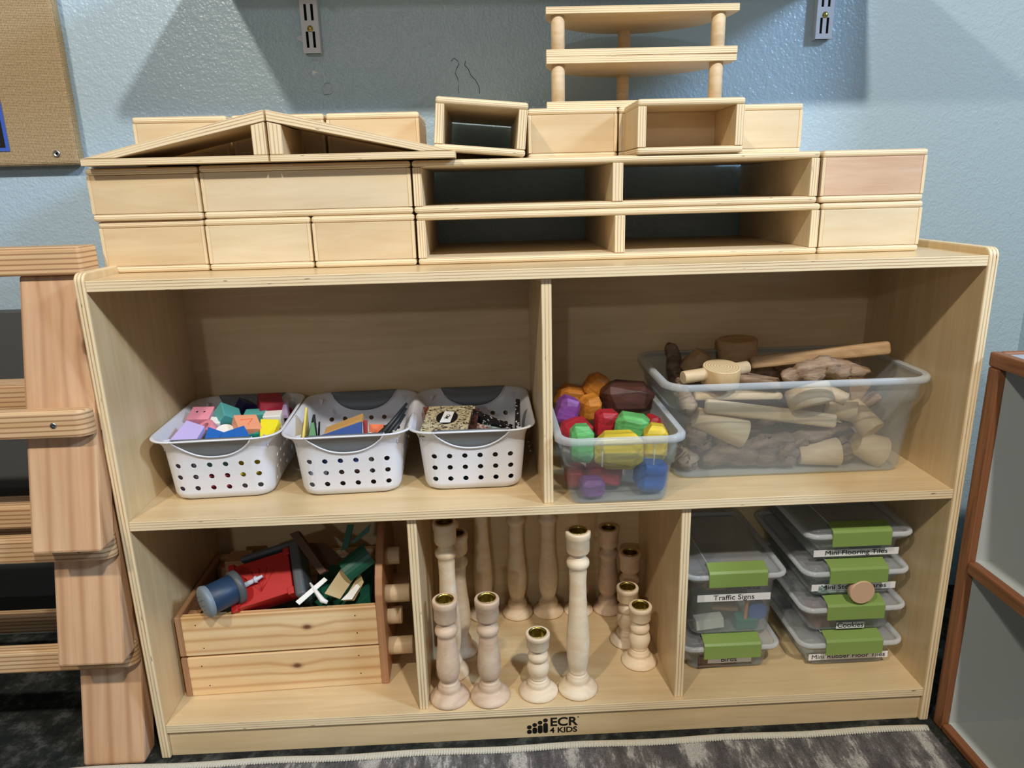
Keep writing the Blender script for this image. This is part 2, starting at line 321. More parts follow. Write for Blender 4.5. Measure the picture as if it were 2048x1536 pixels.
    def tube(s, pts, rad, seg=8, mi=0, closed=False, wob=0, seed=0):
        pts = [Vector(p) for p in pts]; n = len(pts); tb = bmesh.new(); rings = []
        rr = rad if isinstance(rad, (list, tuple)) else [rad] * n
        up = Vector((0, 0, 1)); T0 = (pts[1] - pts[0]).normalized()
        if abs(T0.dot(up)) > .9: up = Vector((1, 0, 0))
        for i, p in enumerate(pts):
            if closed: T = (pts[(i + 1) % n] - pts[i - 1]).normalized()
            else: T = (pts[min(n - 1, i + 1)] - pts[max(0, i - 1)]).normalized()
            X = T.cross(up).normalized(); Y = X.cross(T)
            ring = []
            for k in range(seg):
                a = 2 * PI * k / seg; d = X * math.cos(a) + Y * math.sin(a); r = rr[i]
                if wob: r *= 1 + wob * noise.noise(Vector((p.x * 45 + seed * 9, p.y * 45 + math.cos(a) * 1.3, p.z * 45 + math.sin(a) * 1.3)))
                ring.append(tb.verts.new(p + d * r))
            rings.append(ring)
        rg = range(n) if closed else range(n - 1)
        for i in rg:
            A, C = rings[i], rings[(i + 1) % n]
            for k in range(seg): tb.faces.new((A[k], A[(k + 1) % seg], C[(k + 1) % seg], C[k]))
        if not closed: tb.faces.new(rings[0][::-1]); tb.faces.new(rings[-1])
        for f in tb.faces: f.smooth = True; f.material_index = mi
        bmesh.ops.recalc_face_normals(tb, faces=tb.faces); s._merge(tb); return s
    def loft(s, loops, mi=0, smooth=True, cap=True):
        tb = bmesh.new(); rs = [[tb.verts.new(p) for p in lp] for lp in loops]; n = len(loops[0])
        for A, C in zip(rs, rs[1:]):
            for i in range(n): f = tb.faces.new((A[i], A[(i + 1) % n], C[(i + 1) % n], C[i])); f.smooth = smooth
        if cap: tb.faces.new(rs[0][::-1]); tb.faces.new(rs[-1])
        for f in tb.faces: f.material_index = mi
        bmesh.ops.recalc_face_normals(tb, faces=tb.faces); s._merge(tb); return s
    def obj(s, name, mats, parent=None, loc=None, rot=None):
        me = bpy.data.meshes.new(name); s.bm.to_mesh(me); s.bm.free()
        o = bpy.data.objects.new(name, me); COL.objects.link(o)
        for k in ([mats] if isinstance(mats, str) else mats): me.materials.append(MATS[k])
        if parent is not None: o.parent = parent
        if loc is not None: o.location = loc
        if rot is not None: o.rotation_euler = rot
        return o

def tag(o, label=None, cat=None, group=None, kind=None):
    if label: o['label'] = label
    if cat: o['category'] = cat
    if group: o['group'] = group
    if kind: o['kind'] = kind
    return o
def thing(name, label, cat, loc=(0, 0, 0), rot=(0, 0, 0), group=None):
    o = bpy.data.objects.new(name, None); COL.objects.link(o); o.empty_display_size = .03
    o.location = loc; o.rotation_euler = rot; return tag(o, label, cat, group)
def copy_tree(o, parent=None):
    c = o.copy(); COL.objects.link(c); c.parent = parent
    for ch in list(o.children): copy_tree(ch, c)
    return c
def rrect(a, b_, r, z, n=6):
    pts = []; r = min(r, a * .99, b_ * .99)
    for cx, cy, s0 in ((a - r, b_ - r, 0), (-(a - r), b_ - r, 1), (-(a - r), -(b_ - r), 2), (a - r, -(b_ - r), 3)):
        for i in range(n + 1):
            an = (s0 + i / n) * PI / 2; pts.append((cx + r * math.cos(an), cy + r * math.sin(an), z))
    return pts
def cutmesh(o, cutter):
    """boolean difference baked into the mesh data"""
    c = cutter.obj('cutter', 'dark_hole'); md = o.modifiers.new('b', 'BOOLEAN'); md.operation = 'DIFFERENCE'; md.object = c; md.solver = 'EXACT'
    bpy.context.view_layer.update(); dg = bpy.context.evaluated_depsgraph_get()
    me = bpy.data.meshes.new_from_object(o.evaluated_get(dg)); o.modifiers.clear(); old = o.data; me.name = old.name; o.data = me
    cm = c.data; bpy.data.objects.remove(c); bpy.data.meshes.remove(cm)
def text(s, size, mat, parent, loc, rot=(PI / 2, 0, 0), name='lettering', sx=1, ext=.0002, align='CENTER', bold=0, width=0):
    cu = bpy.data.curves.new('t', 'FONT'); cu.body = s; cu.size = size; cu.extrude = ext; cu.align_x = align; cu.align_y = 'CENTER'; cu.offset = bold
    t_ = bpy.data.objects.new('t', cu); COL.objects.link(t_); bpy.context.view_layer.update()
    me = bpy.data.meshes.new_from_object(t_.evaluated_get(bpy.context.evaluated_depsgraph_get())); bpy.data.objects.remove(t_)
    me.materials.clear(); me.materials.append(MATS[mat]); me.name = name
    if width: sx = width / (max(v.co.x for v in me.vertices) - min(v.co.x for v in me.vertices))
    for v in me.vertices: v.co.x *= sx
    o = bpy.data.objects.new(name, me); COL.objects.link(o); o.parent = parent; o.location = loc; o.rotation_euler = rot
    return o

# ------------------------------------------------------------------ dimensions (metres)
W, H, ZM, ZB, D, T = 1.22, .7428, .4029, .060, .2978, .0142
X1, X2, X3 = .6033, .4033, .8063
WALL = .385

# ------------------------------------------------------------------ setting
def struct(name, bld, mat): return tag(bld.obj(name, mat), kind='structure')
struct('wall_back', B().box((-2.2, WALL, 0), (1.58, WALL + .1, 2.5), 1, 0, 0), ['wall_paint', 'wall_paint'])
struct('wall_right', B().box((1.568, -.03, 0), (1.67, WALL, 2.5), 0, 1, 0), ['wall_paint', 'wall_paint'])
struct('floor', B().box((-2.2, -2.6, -.05), (1.67, WALL + .1, 0), 2, 0, 0), ['floor_carpet', 'floor_carpet'])
# worn marks on the wall paint
def squiggle(pts, r, mat, label, name='wall_scratch'):
    return tag(B().tube(pts, r, 5).obj(name, mat), label, 'scratch')
sq = lambda L_: [(x, WALL - .0003, z) for x, z in L_]
squiggle(sq([(.484, 1.057), (.489, 1.062), (.495, 1.058), (.497, 1.052), (.493, 1.046), (.490, 1.038), (.494, 1.030), (.496, 1.020), (.494, 1.012), (.495, 1.006)]), .0005, 'ink', 'thin dark looping scratch on blue wall above the tilted open block, left of the pair')
squiggle(sq([(.508, 1.057), (.507, 1.050), (.513, 1.044), (.517, 1.034), (.525, 1.026), (.530, 1.016), (.531, 1.005)]), .0005, 'ink', 'thin dark slanting scratch on blue wall above the tilted open block, right of the pair')
c = B().prism([(.247, 1.040), (.2565, 1.0435), (.248, 1.0475)], WALL - .001, WALL, 1).obj('paint_chip', ['paper', 'paper']); tag(c, 'small white triangular paint chip on blue wall below the left bracket', 'paint chip')
squiggle(sq([(.262, 1.010), (.262, 1.020), (.269, 1.027), (.275, 1.026), (.280, 1.020), (.280, 1.013), (.276, 1.009), (.264, 1.008), (.262, 1.010)]), .0006, 'metal_white', 'pale ring-shaped peeled paint outline on wall below the white triangular chip', 'paint_ring')

# dark low panel behind the trestles
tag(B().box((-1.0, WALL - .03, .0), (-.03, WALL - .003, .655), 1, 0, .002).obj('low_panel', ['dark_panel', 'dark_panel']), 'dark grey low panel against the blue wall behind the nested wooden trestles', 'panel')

# rug
rug = thing('rug', 'grey mottled pile rug with cream stitched edge in front of the bookcase', 'rug', (.5, -.5, 0))
B().box((-.625, -.9, 0), (.705, .476, .009), 2, 0, .003).obj('pile', ['rug_pile', 'rug_pile'], rug)
bb = B(); bb.tube([(-.628 + i * .0133, .4745 + .0015 * math.sin(i * .35), .0065) for i in range(101)], .0068, 8)
rnd = random.Random(3)
for i in range(330):
    x = -.62 + i * .004; y = .4745 + .0015 * math.sin((x + .628) / .0133 * .35)
    bb.tube([(x, y + .005, .009), (x + .0015, y - .001, .0138), (x + .002, y - .009, .0105 + rnd.random() * .001)], .0011, 4)
bb.obj('edge_binding', 'binding', rug)

# wall shelf above the frame and its slotted uprights
def upright(x0, zb, label):
    o = thing('shelf_upright', label, 'bracket', (x0, WALL, zb), group='slotted uprights on the back wall')
    b_ = B(); b_.box((0, -.014, 0), (.029, -.012, .7), 1, 2, .0004); b_.box((0, -.0125, 0), (.002, 0, .7), 0, 2, .0003); b_.box((.027, -.0125, 0), (.029, 0, .7), 0, 2, .0003)
    u = b_.obj('channel', ['metal_white', 'metal_white'], o)
    cu = B()
    for k in range(8):
        z = .0085 + k * .0415
        for xx in (.0065, .0175): cu.box((xx + x0, WALL - .02, zb + z), (xx + .0045 + x0, WALL - .008, zb + z + .025), 1, 2, 0)
    bpy.context.view_layer.update(); cutmesh(u, cu)
    B().box((.003, -.0045, .001), (.026, -.001, .699), 1, 2, 0).obj('slot_shade', ['dark_hole', 'dark_hole'], o)  # added near-black sheet standing in for the shade inside the hollow channel
    for k in (0, 4): B().lathe([(0, .0022), (.002, .0024), (.0045, .0012), (.005, 0)], 20, Matrix.Translation((.0145, -.014, .0375 + k * .0415)) @ Matrix.Rotation(PI / 2, 4, 'X')).obj('screw', 'brass', o)
    return o
upright(.2385, 1.0715, 'white slotted metal upright on blue wall above the long closed blocks')
upright(1.108, 1.079, 'white slotted metal upright on blue wall right of the tiered stand')
tag(B().prism([(.2415, 1.102), (.231, 1.101), (.226, 1.098), (.231, 1.093), (.2385, 1.090)], WALL - .003, WALL - .0005, 1).obj('peeling_paint', ['metal_white', 'metal_white']), 'white peeling paint flake beside the lower end of the left upright', 'paint flake')
shelf = thing('wall_shelf', 'long white shelf on metal arms above the uprights', 'shelf', (.63, .25, 1.212))
B().box((-.53, -.195, 0), (.56, .12, .018), 2, 0, .002).obj('shelf_board', ['wall_white_board', 'wall_white_board'], shelf)
for xx in (.2385, 1.108): B().prism([(.12, -.045), (.12, 0), (-.17, 0), (-.17, -.012)], xx - .63 + .012, xx - .63 + .017, 0).obj('arm', ['metal_white', 'metal_white'], shelf)

# burlap board
bd = thing('burlap_board', 'tan burlap-wrapped pin board on blue wall at upper left', 'board', (-.30, WALL - .004, .9014))
B().box((-.35, -.022, 0), (.146, 0, .6), 1, 2, .006, seg=3).obj('panel', ['burlap', 'burlap'], bd)
B().lathe([(.0018, .0006), (.0022, .0022), (.0034, .0016), (.004, .0026), (.0056, .0020), (.0062, 0)], 24, Matrix.Translation((.1115, -.022, .019)) @ Matrix.Rotation(PI / 2, 4, 'X'), cap=False).obj('grommet', 'steel', bd)
B().lathe([(0, .0004), (.002, .0004)], 16, Matrix.Translation((.1115, -.0222, .019)) @ Matrix.Rotation(PI / 2, 4, 'X')).obj('grommet_hole', 'dark_hole', bd)
ph = thing('photo', 'dark photo with blue border pinned on the burlap board', 'photo', (-.35, WALL - .027, .926))
B().box((-.12, -.0006, 0), (.086, 0, .13), 1, 2, 0).obj('border', ['photo_blue', 'photo_blue'], ph)
B().box((-.114, -.0012, .006), (.080, -.0005, .124), 1, 2, 0).obj('picture', ['ink', 'ink'], ph)
B().prism([(.060, .04), (.066, .036), (.070, .044), (.0715, .06), (.070, .09), (.055, .1), (.05, .07)], -.0015, -.0011, 1).obj('figure', ['skin', 'skin'], ph)
B().box((.03, -.0015, .0105), (.072, -.0011, .0118), 1, 0, 0).obj('caption_line', ['paper', 'paper'], ph)

# ------------------------------------------------------------------ bookcase
bc = thing('bookcase', 'low birch plywood bookcase with five compartments against the blue wall', 'bookcase', (0, 0, 0))
def side(x0, name='side_panel'):
    hh = H + .0105; r = .012
    pts = [(0, 0), (D + .004, 0), (D + .004, hh)] + [(r - r * math.sin(a), hh - r + r * math.cos(a)) for a in [i * PI / 12 for i in range(7)]]
    return B().prism(pts, x0, x0 + T, 0, 2, .0022).obj(name, ['birch', 'ply_edge'], bc)
side(0); side(W - T)
B().box((T, .001, H - T), (W - T, D, H), 2, 0, .0008).obj('top_panel', ['birch', 'ply_edge_fine'], bc)
B().box((T, .001, ZM - T), (W - T, D - .006, ZM), 2, 0, .0008).obj('shelf', ['birch', 'ply_edge_fine'], bc)
B().box((T, .001, ZB - T), (W - T, D - .006, ZB), 2, 0, .0008).obj('bottom_panel', ['birch', 'ply_edge_fine'], bc)
B().box((X1, .009, ZM), (X1 + T, D - .006, H - T), 0, 2, .0012).obj('divider', ['birch', 'ply_edge'], bc)
B().box((X2, .009, ZB), (X2 + T, D - .006, ZM - T), 0, 2, .0012).obj('divider', ['birch', 'ply_edge'], bc)
B().box((X3, .009, ZB), (X3 + T, D - .006, ZM - T), 0, 2, .0012).obj('divider', ['birch', 'ply_edge'], bc)
B().box((T, D - .006, .02), (W - T, D - .001, H - T), 1, 0, 0).obj('back_panel', ['birch', 'birch'], bc)
tk = B().box((T, .006, 0), (W - T, .018, ZB - T), 1, 0, .0008).obj('toe_kick', ['birch', 'ply_edge'], bc)
# logo
lg = B()
for k in range(4):
    x = .5752 + k * .0086; z0 = .0068 + k * .0001; h = .0088 + k * .0037; r = .0037
    pts = [(x + r * math.cos(a), z0 + r + r * .8 * math.sin(a)) for a in [PI + i * PI / 8 for i in range(9)]] + [(x + r * math.cos(a), z0 + h - r + r * .8 * math.sin(a)) for a in [i * PI / 8 for i in range(9)]]
    lg.prism(pts, .0052, .0062, 1)
    lg.prism([(x + .0037 * math.cos(i * PI / 10), z0 + h + .0043 + .0034 * math.sin(i * PI / 10)) for i in range(20)], .0052, .0062, 1)
lg.obj('logo_figures', ['ink', 'ink'], tk)
text('ECR', .0218, 'ink', tk, (.6296, .0056, .0268), bold=.00050, width=.0435)
text('4 KIDS', .0138, 'ink', tk, (.6296, .0056, .0116), bold=.0003, width=.0435)
B().lathe([(0, .0004), (.0010, .0004), (.0010, 0)], 12, Matrix.Translation((.6530, .0058, .0350)) @ Matrix.Rotation(PI / 2, 4, 'X')).obj('trademark_dot', 'ink', tk)

# ------------------------------------------------------------------ hollow blocks
GB = 'hollow plywood blocks on the bookcase top'
def hollow(x0, x1, y0, y1, z0, z1, label, kind='closed', face='birch_block', roty=0, back=False, name='hollow_block', rotz=0):
    w_, d_, h_ = x1 - x0, y1 - y0, z1 - z0
    o = thing(name, label, 'block', ((x0 + x1) / 2, (y0 + y1) / 2, z0), (0, roty, rotz), GB)
    a, b_ = w_ / 2, d_ / 2; tt = .0095; ts = .0125 if kind != 'closed' else .0052; E = .0012
    em = [face, 'ply_edge_fine']
    B().box((-a, -b_, h_ - tt), (a, b_, h_), 2, 0, .0038, seg=3).obj('top_panel', em, o)
    B().box((-a, -b_, 0), (a, b_, tt), 2, 0, .0038, seg=3).obj('bottom_panel', em, o)
    for sx in (-1, 1):
        xa, xb = (-a + .0004, -a + ts) if sx < 0 else (a - ts, a - .0004)
        B().box((xa, -b_ + .0006, tt), (xb, b_ - .0006, h_ - tt), 0, 2, .0008).obj('end_panel', em, o)
    if kind == 'closed':
        B().box((-a + ts, -b_ + .0012, tt), (a - ts, -b_ + .010, h_ - tt), 1, 0, .0007).obj('front_panel', [face, face], o)
        B().box((-a + ts, b_ - .010, tt), (a - ts, b_ - .0012, h_ - tt), 1, 0, .0007).obj('back_panel', [face, face], o)
    if back: B().box((-a + ts, b_ - .010, tt), (a - ts, b_ - .0012, h_ - tt), 1, 0, .0007).obj('back_panel', [face, face], o)
    if kind == 'double': B().box((-.0075, -b_ + .0006, tt), (.0075, b_ - .0006, h_ - tt), 0, 2, .0008).obj('divider', em, o)
    return o
z0, z1, z2 = H + .0003, H + .0713, H + .1424
Y0, Y1 = .087, .374
hollow(-.0030, .1412, Y0 + .003, Y1, z0, z1, 'closed half-length hollow block, bottom row, leftmost', face='birch_block')
hollow(.1432, .2885, Y0, Y1, z0, z1, 'closed half-length hollow block, bottom row, second from left', face='birch_pale')
hollow(.2905, .4332, Y0 - .002, Y1, z0, z1, 'closed half-length hollow block, bottom row, just left of the lower open double block')
hollow(.4358, 1.0092, Y0 - .003, Y1, z0, z1, 'long open double hollow block, lower of the stacked pair', 'double', 'birch_pale')
hollow(1.0112, 1.1590, Y0 - .002, Y1, z0, z1, 'pale closed hollow block, bottom row, rightmost, on the bookcase top', face='birch_pale')
hollow(-.0055, .1430, Y0 - .002, Y1, z1 + .0003, z2 - .001, 'closed half-length hollow block, second row, leftmost under the triangle tip')
hollow(.1450, .4318, Y0, Y1, z1 + .0003, z2, 'long closed hollow block, second row, under the two triangles', face='birch_pale')
hollow(.4338, 1.0045, Y0, Y1, z1 + .0003, z2, 'long open double hollow block, upper of the stacked pair', 'double', 'birch_pale')
hollow(1.0068, 1.1565, Y0 - .003, Y1, z1 + .0003, z2, 'pinkish closed hollow block, second row, at the right end', face='birch_pink')
z3 = .9585; YB = .188
hollow(.0205, .1570, YB, .33, z2 + .0003, z3, 'closed hollow block behind the left triangle, back row, leftmost')
hollow(.1640, .2990, YB, .33, z2 + .0003, z3, 'closed hollow block behind the meeting point of the two triangles')
hollow(.3020, .4395, YB, .33, z2 + .0003, z3, 'closed hollow block behind the right triangle, nearest the tilted open block')
hollow(.6010, .7355, YB - .004, .33, z2 + .0003, z3, 'closed hollow block between the tilted open block and the upper right open block')
hollow(.7380, 1.0185, YB, .33, z2 + .0003, z3, 'long closed hollow block under the tiered stand, partly behind an open block', face='birch_pale')
hollow(.7440, .8925, .083, .1835, z2 + .0003, .9575, 'open hollow block in front of the tiered stand', 'open', back=True)
hollow(.4640, .5905, .092, .374, z2 + .007, z2 + .0775, 'open hollow block tilted on the right triangle tip', 'open', 'birch_pale', roty=math.radians(5.2))

def triangle(x0, x1, flip, label, rz=0):
    L_ = x1 - x0; hh = .0655; b_ = .0595; y = .1250
    o = thing('triangle_block', label, 'block', ((x0 + x1) / 2, y, z2 + .0016), (0, 0, rz), 'triangular hollow blocks')
    s_ = -1 if flip else 1; a = L_ / 2
    # local: tall side at +a (before flip)
    def strip(quad, name):
        bl = B(); tb = bmesh.new(); uv = tb.loops.layers.uv.new('UVMap')
        P = [Vector((s_ * x, 0, z)) for x, z in quad]  # 0-1 one long side, 3-2 other
        fr = [tb.verts.new((p.x, -b_, p.z)) for p in P]; bk = [tb.verts.new((p.x, b_, p.z)) for p in P]
        ln = (P[1] - P[0]).length
        def quadf(vs, uvs, mi):
            f = tb.faces.new(vs); f.material_index = mi
            for l, q in zip(f.loops, uvs): l[uv].uv = q
        quadf(fr, [(0, 0), (ln, 0), (ln, 1), (0, 1)], 1); quadf(bk[::-1], [(0, 1), (ln, 1), (ln, 0), (0, 0)], 1)
        quadf([fr[0], bk[0], bk[1], fr[1]], [(0, 0), (0, .1), (ln, .1), (ln, 0)], 0)
        quadf([fr[3], fr[2], bk[2], bk[3]], [(0, 0), (ln, 0), (ln, .1), (0, .1)], 0)
        quadf([fr[1], bk[1], bk[2], fr[2]], [(0, 0), (.1, 0), (.1, 1), (0, 1)], 1)
        quadf([fr[0], fr[3], bk[3], bk[0]], [(0, 0), (0, 1), (.1, 1), (.1, 0)], 1)
        bmesh.ops.recalc_face_normals(tb, faces=tb.faces)
        bmesh.ops.bevel(tb, geom=list(tb.edges), offset=.0007, segments=1, affect='EDGES')
        bl._merge(tb); return bl.obj(name, ['birch_block', 'ply_edge_fine'], o)
    tt = .0088; k = (hh - .012) / (L_ - .006)
    strip([(-a, 0), (a, 0), (a, tt), (-a, tt)], 'base_panel')
    strip([(a - .018, tt), (a, tt), (a, hh - .004), (a - .018, hh - .004 - .018 * k)][0:0] or [(a - .0185, tt + .0002), (a - .0185, hh - .0152 - .0185 * k), (a - .0005, hh - .0152), (a - .0005, tt + .0002)], 'end_panel')
    strip([(-a + .002, tt + .0003), (-a + .034, tt + .0003), (a, hh - .0118), (a, hh - .0005)] if 0 else [(-a + .046, tt + .0003), (a, hh - .0142), (a, hh), (-a + .001, tt + .0003)], 'sloped_panel')
    return o
triangle(.0012, .2465, False, 'triangular hollow block rising to the right, left one of the pair')
triangle(.2490, .4950, True, 'triangular hollow block falling to the right, right one of the pair')
B().box((-.002, .091, z2 - .0003), (.075, .19, z2 + .0012), 2, 0, 0).obj('paper_slip', ['paper', 'paper']).select_set(False)
tag(bpy.data.objects['paper_slip'], 'white paper slip wedged under the left triangle tip', 'paper')

# tiered stand: two identical half-round stands stacked
def stand(z, label, rz=0, hgt=.0705):
    o = thing('half_round_stand', label, 'stand', (.7735, .200, z), (0, 0, rz), 'half round stands')
    td = .0098; a = .1425
    for zz, nm in ((0, 'lower_deck'), (hgt - td, 'upper_deck')):
        pts = [(a, 0)] + [(a * math.cos(i * PI / 32), .006 + .148 * math.sin(i * PI / 32)) for i in range(0, 33)] + [(-a, 0)]
        B().prism(pts, zz, zz + td, 2, 0, .0006).obj(nm, ['birch_block', 'ply_edge_fine'], o)
    for x, y in ((-.124, .014), (.116, .014), (-.004, .130)):
        B().cyl((x, y, td), (x, y, hgt - td), .0102, bev=.0005).obj('dowel', 'peg_wood', o)
    return o
stand(.9590, 'lower of two stacked half-round stands, resting on the long pale block', 0, .0722)
stand(1.0316, 'upper of two stacked half-round stands, topmost on the pile', -.012, .0670)

# ------------------------------------------------------------------ nested wooden trestles at left
ang = math.atan(.255)
def trestle():
    o = thing('trestle', 'x', 'trestle', (0, 0, 0))
    xr, xl = -.004, -.66
    LT = .365
    for x0 in (xr - .094, xl):
        k_ = .255
        B().prism([(0, 0), (.037, 0), (.037 + k_ * LT, LT), (k_ * LT, LT)], x0, x0 + .094, 0, 2, .004, mi=(0, 0)).obj('leg', ['pine_flat' if x0 > -.2 else 'pine_flat_plain'], o)
        k_ = .229
        B().prism([(.235, 0), (.212, 0), (.212 - k_ * LT, LT), (.235 - k_ * LT, LT)], x0, x0 + .094, 0, 2, .004, mi=(0, 0)).obj('leg', ['pine_flat_plain'], o)
    B().prism([(xl, .018), (xr - .010, .018), (xr - .001, .024), (xr + .003, .0305), (xr + .003, .0395), (xl, .0395)], .158, .195, 2, 0, .0035, mi=(0, 0)).obj('front_rail', ['pine'], o)
    B().lathe([(0, .0002), (.0012, .0009), (.0038, .0009), (.0044, 0)], 20, Matrix.Translation((-.045, .018, .176)) @ Matrix.Rotation(PI / 2, 4, 'X')).obj('screw', 'steel', o)
    B().box((xl, .211, .10), (xr - .005, .230, .14), 2, 0, .006, mi=(0, 0)).obj('back_rail', ['pine'], o)
    yt = .255 * LT
    B().box((xl, yt - .012, LT), (xr - .002, yt + .034, LT + .037), 2, 0, .004, mi=(0, 0)).obj('top_rail', ['pine'], o)
    return o
t1 = trestle(); t1.location = (-.018, -.008, 0); tag(t1, 'pine trestle standing on the floor, lowest of the nested stack left of the bookcase', None, 'nested pine trestles')
t2 = copy_tree(t1); t2.location = (-.010, -.027, .192); t2['label'] = 'pine trestle in the middle of the nested stack left of the bookcase'
t3 = copy_tree(t1); t3.location = (.0015, -.046, .383); t3['label'] = 'pine trestle on top of the nested stack, its top rail beside the bookcase top'

# ------------------------------------------------------------------ grey cabinet at right
cb = thing('open_cabinet', 'grey laminate open cabinet with brown wood edging at far right', 'cabinet', (1.226, -.004, 0))
GX = .30
B().box((.012, -.018, .012), (GX, 0, .597), 1, 2, 0).obj('end_panel', ['laminate_grey', 'laminate_grey'], cb)
B().box((.012, -.84, .012), (GX, -.822, .597), 1, 2, 0).obj('end_panel', ['laminate_grey', 'laminate_grey'], cb)
B().box((GX - .012, -.822, .012), (GX, -.018, .597), 0, 2, 0).obj('back_panel', ['laminate_grey', 'laminate_grey'], cb)
B().box((.012, -.84, .594), (GX, 0, .607), 2, 1, 0).obj('top_panel', ['laminate_top_reflect', 'laminate_top_reflect'], cb)
B().box((.012, -.822, .283), (GX - .012, -.018, .297), 2, 1, 0).obj('shelf', ['laminate_grey', 'laminate_grey'], cb)
B().box((.012, -.822, 0), (GX - .012, -.018, .012), 2, 1, 0).obj('bottom_panel', ['laminate_grey', 'laminate_grey'], cb)
tm = ['oak_trim', 'oak_trim']
B().box((0, -.019, .0), (.0135, .002, .590), 0, 2, .003).obj('front_edging', tm, cb)
B().box((0, -.84, .590), (.0135, .003, .611), 0, 1, .003).obj('top_edging', tm, cb)
B().box((0, -.84, .279), (.0135, -.020, .299), 0, 1, .003).obj('shelf_edging', tm, cb)
B().box((0, -.84, -.0), (.0135, -.020, .014), 0, 1, .003).obj('bottom_edging', tm, cb)
B().box((.014, -.006, .594), (GX, .003, .611), 1, 0, .003).obj('rear_edging', tm, cb)

# ------------------------------------------------------------------ white perforated baskets
def profile(z):   # (half width, half depth) of the outer wall
    ks = [(0, .066, .091), (.004, .0715, .0965), (.012, .0745, .0995), (.080, .0815, .1065), (.090, .0850, .1100), (.1005, .0935, .1185)]
    for (za, a0, b0), (zb_, a1, b1) in zip(ks, ks[1:]):
        if z <= zb_: k = (z - za) / (zb_ - za); return a0 + (a1 - a0) * k, b0 + (b1 - b0) * k
    return ks[-1][1:]
def make_basket():
    o = thing('basket', 'x', 'basket')
    lp = []; zs = [0, .004, .012, .03, .05, .065, .080, .085, .090, .0955, .1005]
    rc = lambda z: .022 + .014 * z / .1
    for z in zs: a, b_ = profile(z); lp.append(rrect(a, b_, rc(z), z))
    lp.append(rrect(.0955, .1205, .037, .0995)); lp.append(rrect(.0962, .1212, .037, .1012)); lp.append(rrect(.0950, .1200, .037, .1025))
    for z in zs[::-1]: a, b_ = profile(z); lp.append(rrect(a - .002, b_ - .002, rc(z) - .001, max(z + (.001 if z > .09 else 0), .002)))
    body = B().loft(lp).obj('body', 'white_plastic', o)
    cu = B()
    for r in range(3):
        z = .0205 + r * .0188
        for k in range(6): cu.cyl(((k - 2.5) * .0228, -.2, z), ((k - 2.5) * .0228, .2, z), .0041, seg=16, bev=.0001)
        for k in range(7): cu.cyl((-.2, (k - 3) * .0235, z + (.0 if r != 3 else 0)), (.2, (k - 3) * .0235, z), .0035, seg=12, bev=.0001)
    # separate cuts for the two directions: they cross inside the hollow, so union-safe
    cutmesh(body, cu)
    for f in body.data.polygons: f.use_smooth = f.area > 2e-7 and len(f.vertices) <= 4
    for sy in (-1, 1):
        tb = B(); n = 20; rows = 5; OUT = []; INN = []
        for i in range(n + 1):
            s_ = -1 + 2 * i / n; x = s_ * .0565; dz = .0305 * (1 - abs(s_) ** 2.3) ** .75 + .0006; co, ci = [], []
            for j in range(rows + 1):
                z = .1032 - dz * j / rows; b_ = profile(min(z, .1005))[1]
                e = .0016 + (.002 if j == 0 else 0)
                co.append((x, sy * (b_ + .0018), z)); ci.append((x, sy * (b_ - .0040), z))
            OUT.append(co); INN.append(ci)
        bm_ = tb.bm
        vo = [[bm_.verts.new(p) for p in c_] for c_ in OUT]; vi = [[bm_.verts.new(p) for p in c_] for c_ in INN]
        for i in range(n):
            for j in range(rows):
                bm_.faces.new((vo[i][j], vo[i + 1][j], vo[i + 1][j + 1], vo[i][j + 1])); bm_.faces.new((vi[i][j], vi[i][j + 1], vi[i + 1][j + 1], vi[i + 1][j]))
            bm_.faces.new((vo[i][0], vi[i][0], vi[i + 1][0], vo[i + 1][0])); bm_.faces.new((vo[i][rows], vo[i + 1][rows], vi[i + 1][rows], vi[i][rows]))
        for i in (0, n):
            for j in range(rows): bm_.faces.new((vo[i][j], vo[i][j + 1], vi[i][j + 1], vi[i][j]))
        bmesh.ops.recalc_face_normals(bm_, faces=bm_.faces)
        for f in bm_.faces: f.smooth = True
        h_ = tb.obj('handle', 'grey_rubber', o); h_['label'] = 'grey rubber handle'
        B().tube([(c_[-1][0], c_[-1][1] + sy * .0003, c_[-1][2] - .0004) for c_ in OUT], .0014, 6).obj('handle_ridge', 'white_plastic', o)
        B().tube([(c_[-1][0], c_[-1][1] - sy * .0003, c_[-1][2] - .0004) for c_ in INN], .0011, 6).obj('handle_ridge', 'white_plastic', o)
    for sx in (-1, 1):
        for sy in (-1, 1):
            B().prism([(0, 0), (.010, 0), (.003, -.012), (0, -.016)], -.0008, .0008, 1, mtx=Matrix.Translation((sx * .0745, sy * .0985, .0975)) @ Matrix.Rotation(math.atan2(-sy, -sx), 4, 'Z')).obj('corner_rib', 'white_plastic', o)
    return o
bk1 = make_basket(); bk1.location = (.1190, .1675, ZM + .0003); bk1.rotation_euler = (0, 0, .050); tag(bk1, 'white perforated basket full of coloured toy blocks, leftmost of three on the middle shelf', None, 'white perforated baskets')
bk2 = copy_tree(bk1); bk2.location = (.3130, .1640, ZM + .0003); bk2.rotation_euler = (0, 0, .038); bk2['label'] = 'white perforated basket with thin boards and black slats, middle of three'
bk3 = copy_tree(bk1); bk3.location = (.5010, .1660, ZM + .0003); bk3.rotation_euler = (0, 0, .004); bk3['label'] = 'white perforated basket of granite tile samples beside the upright divider'

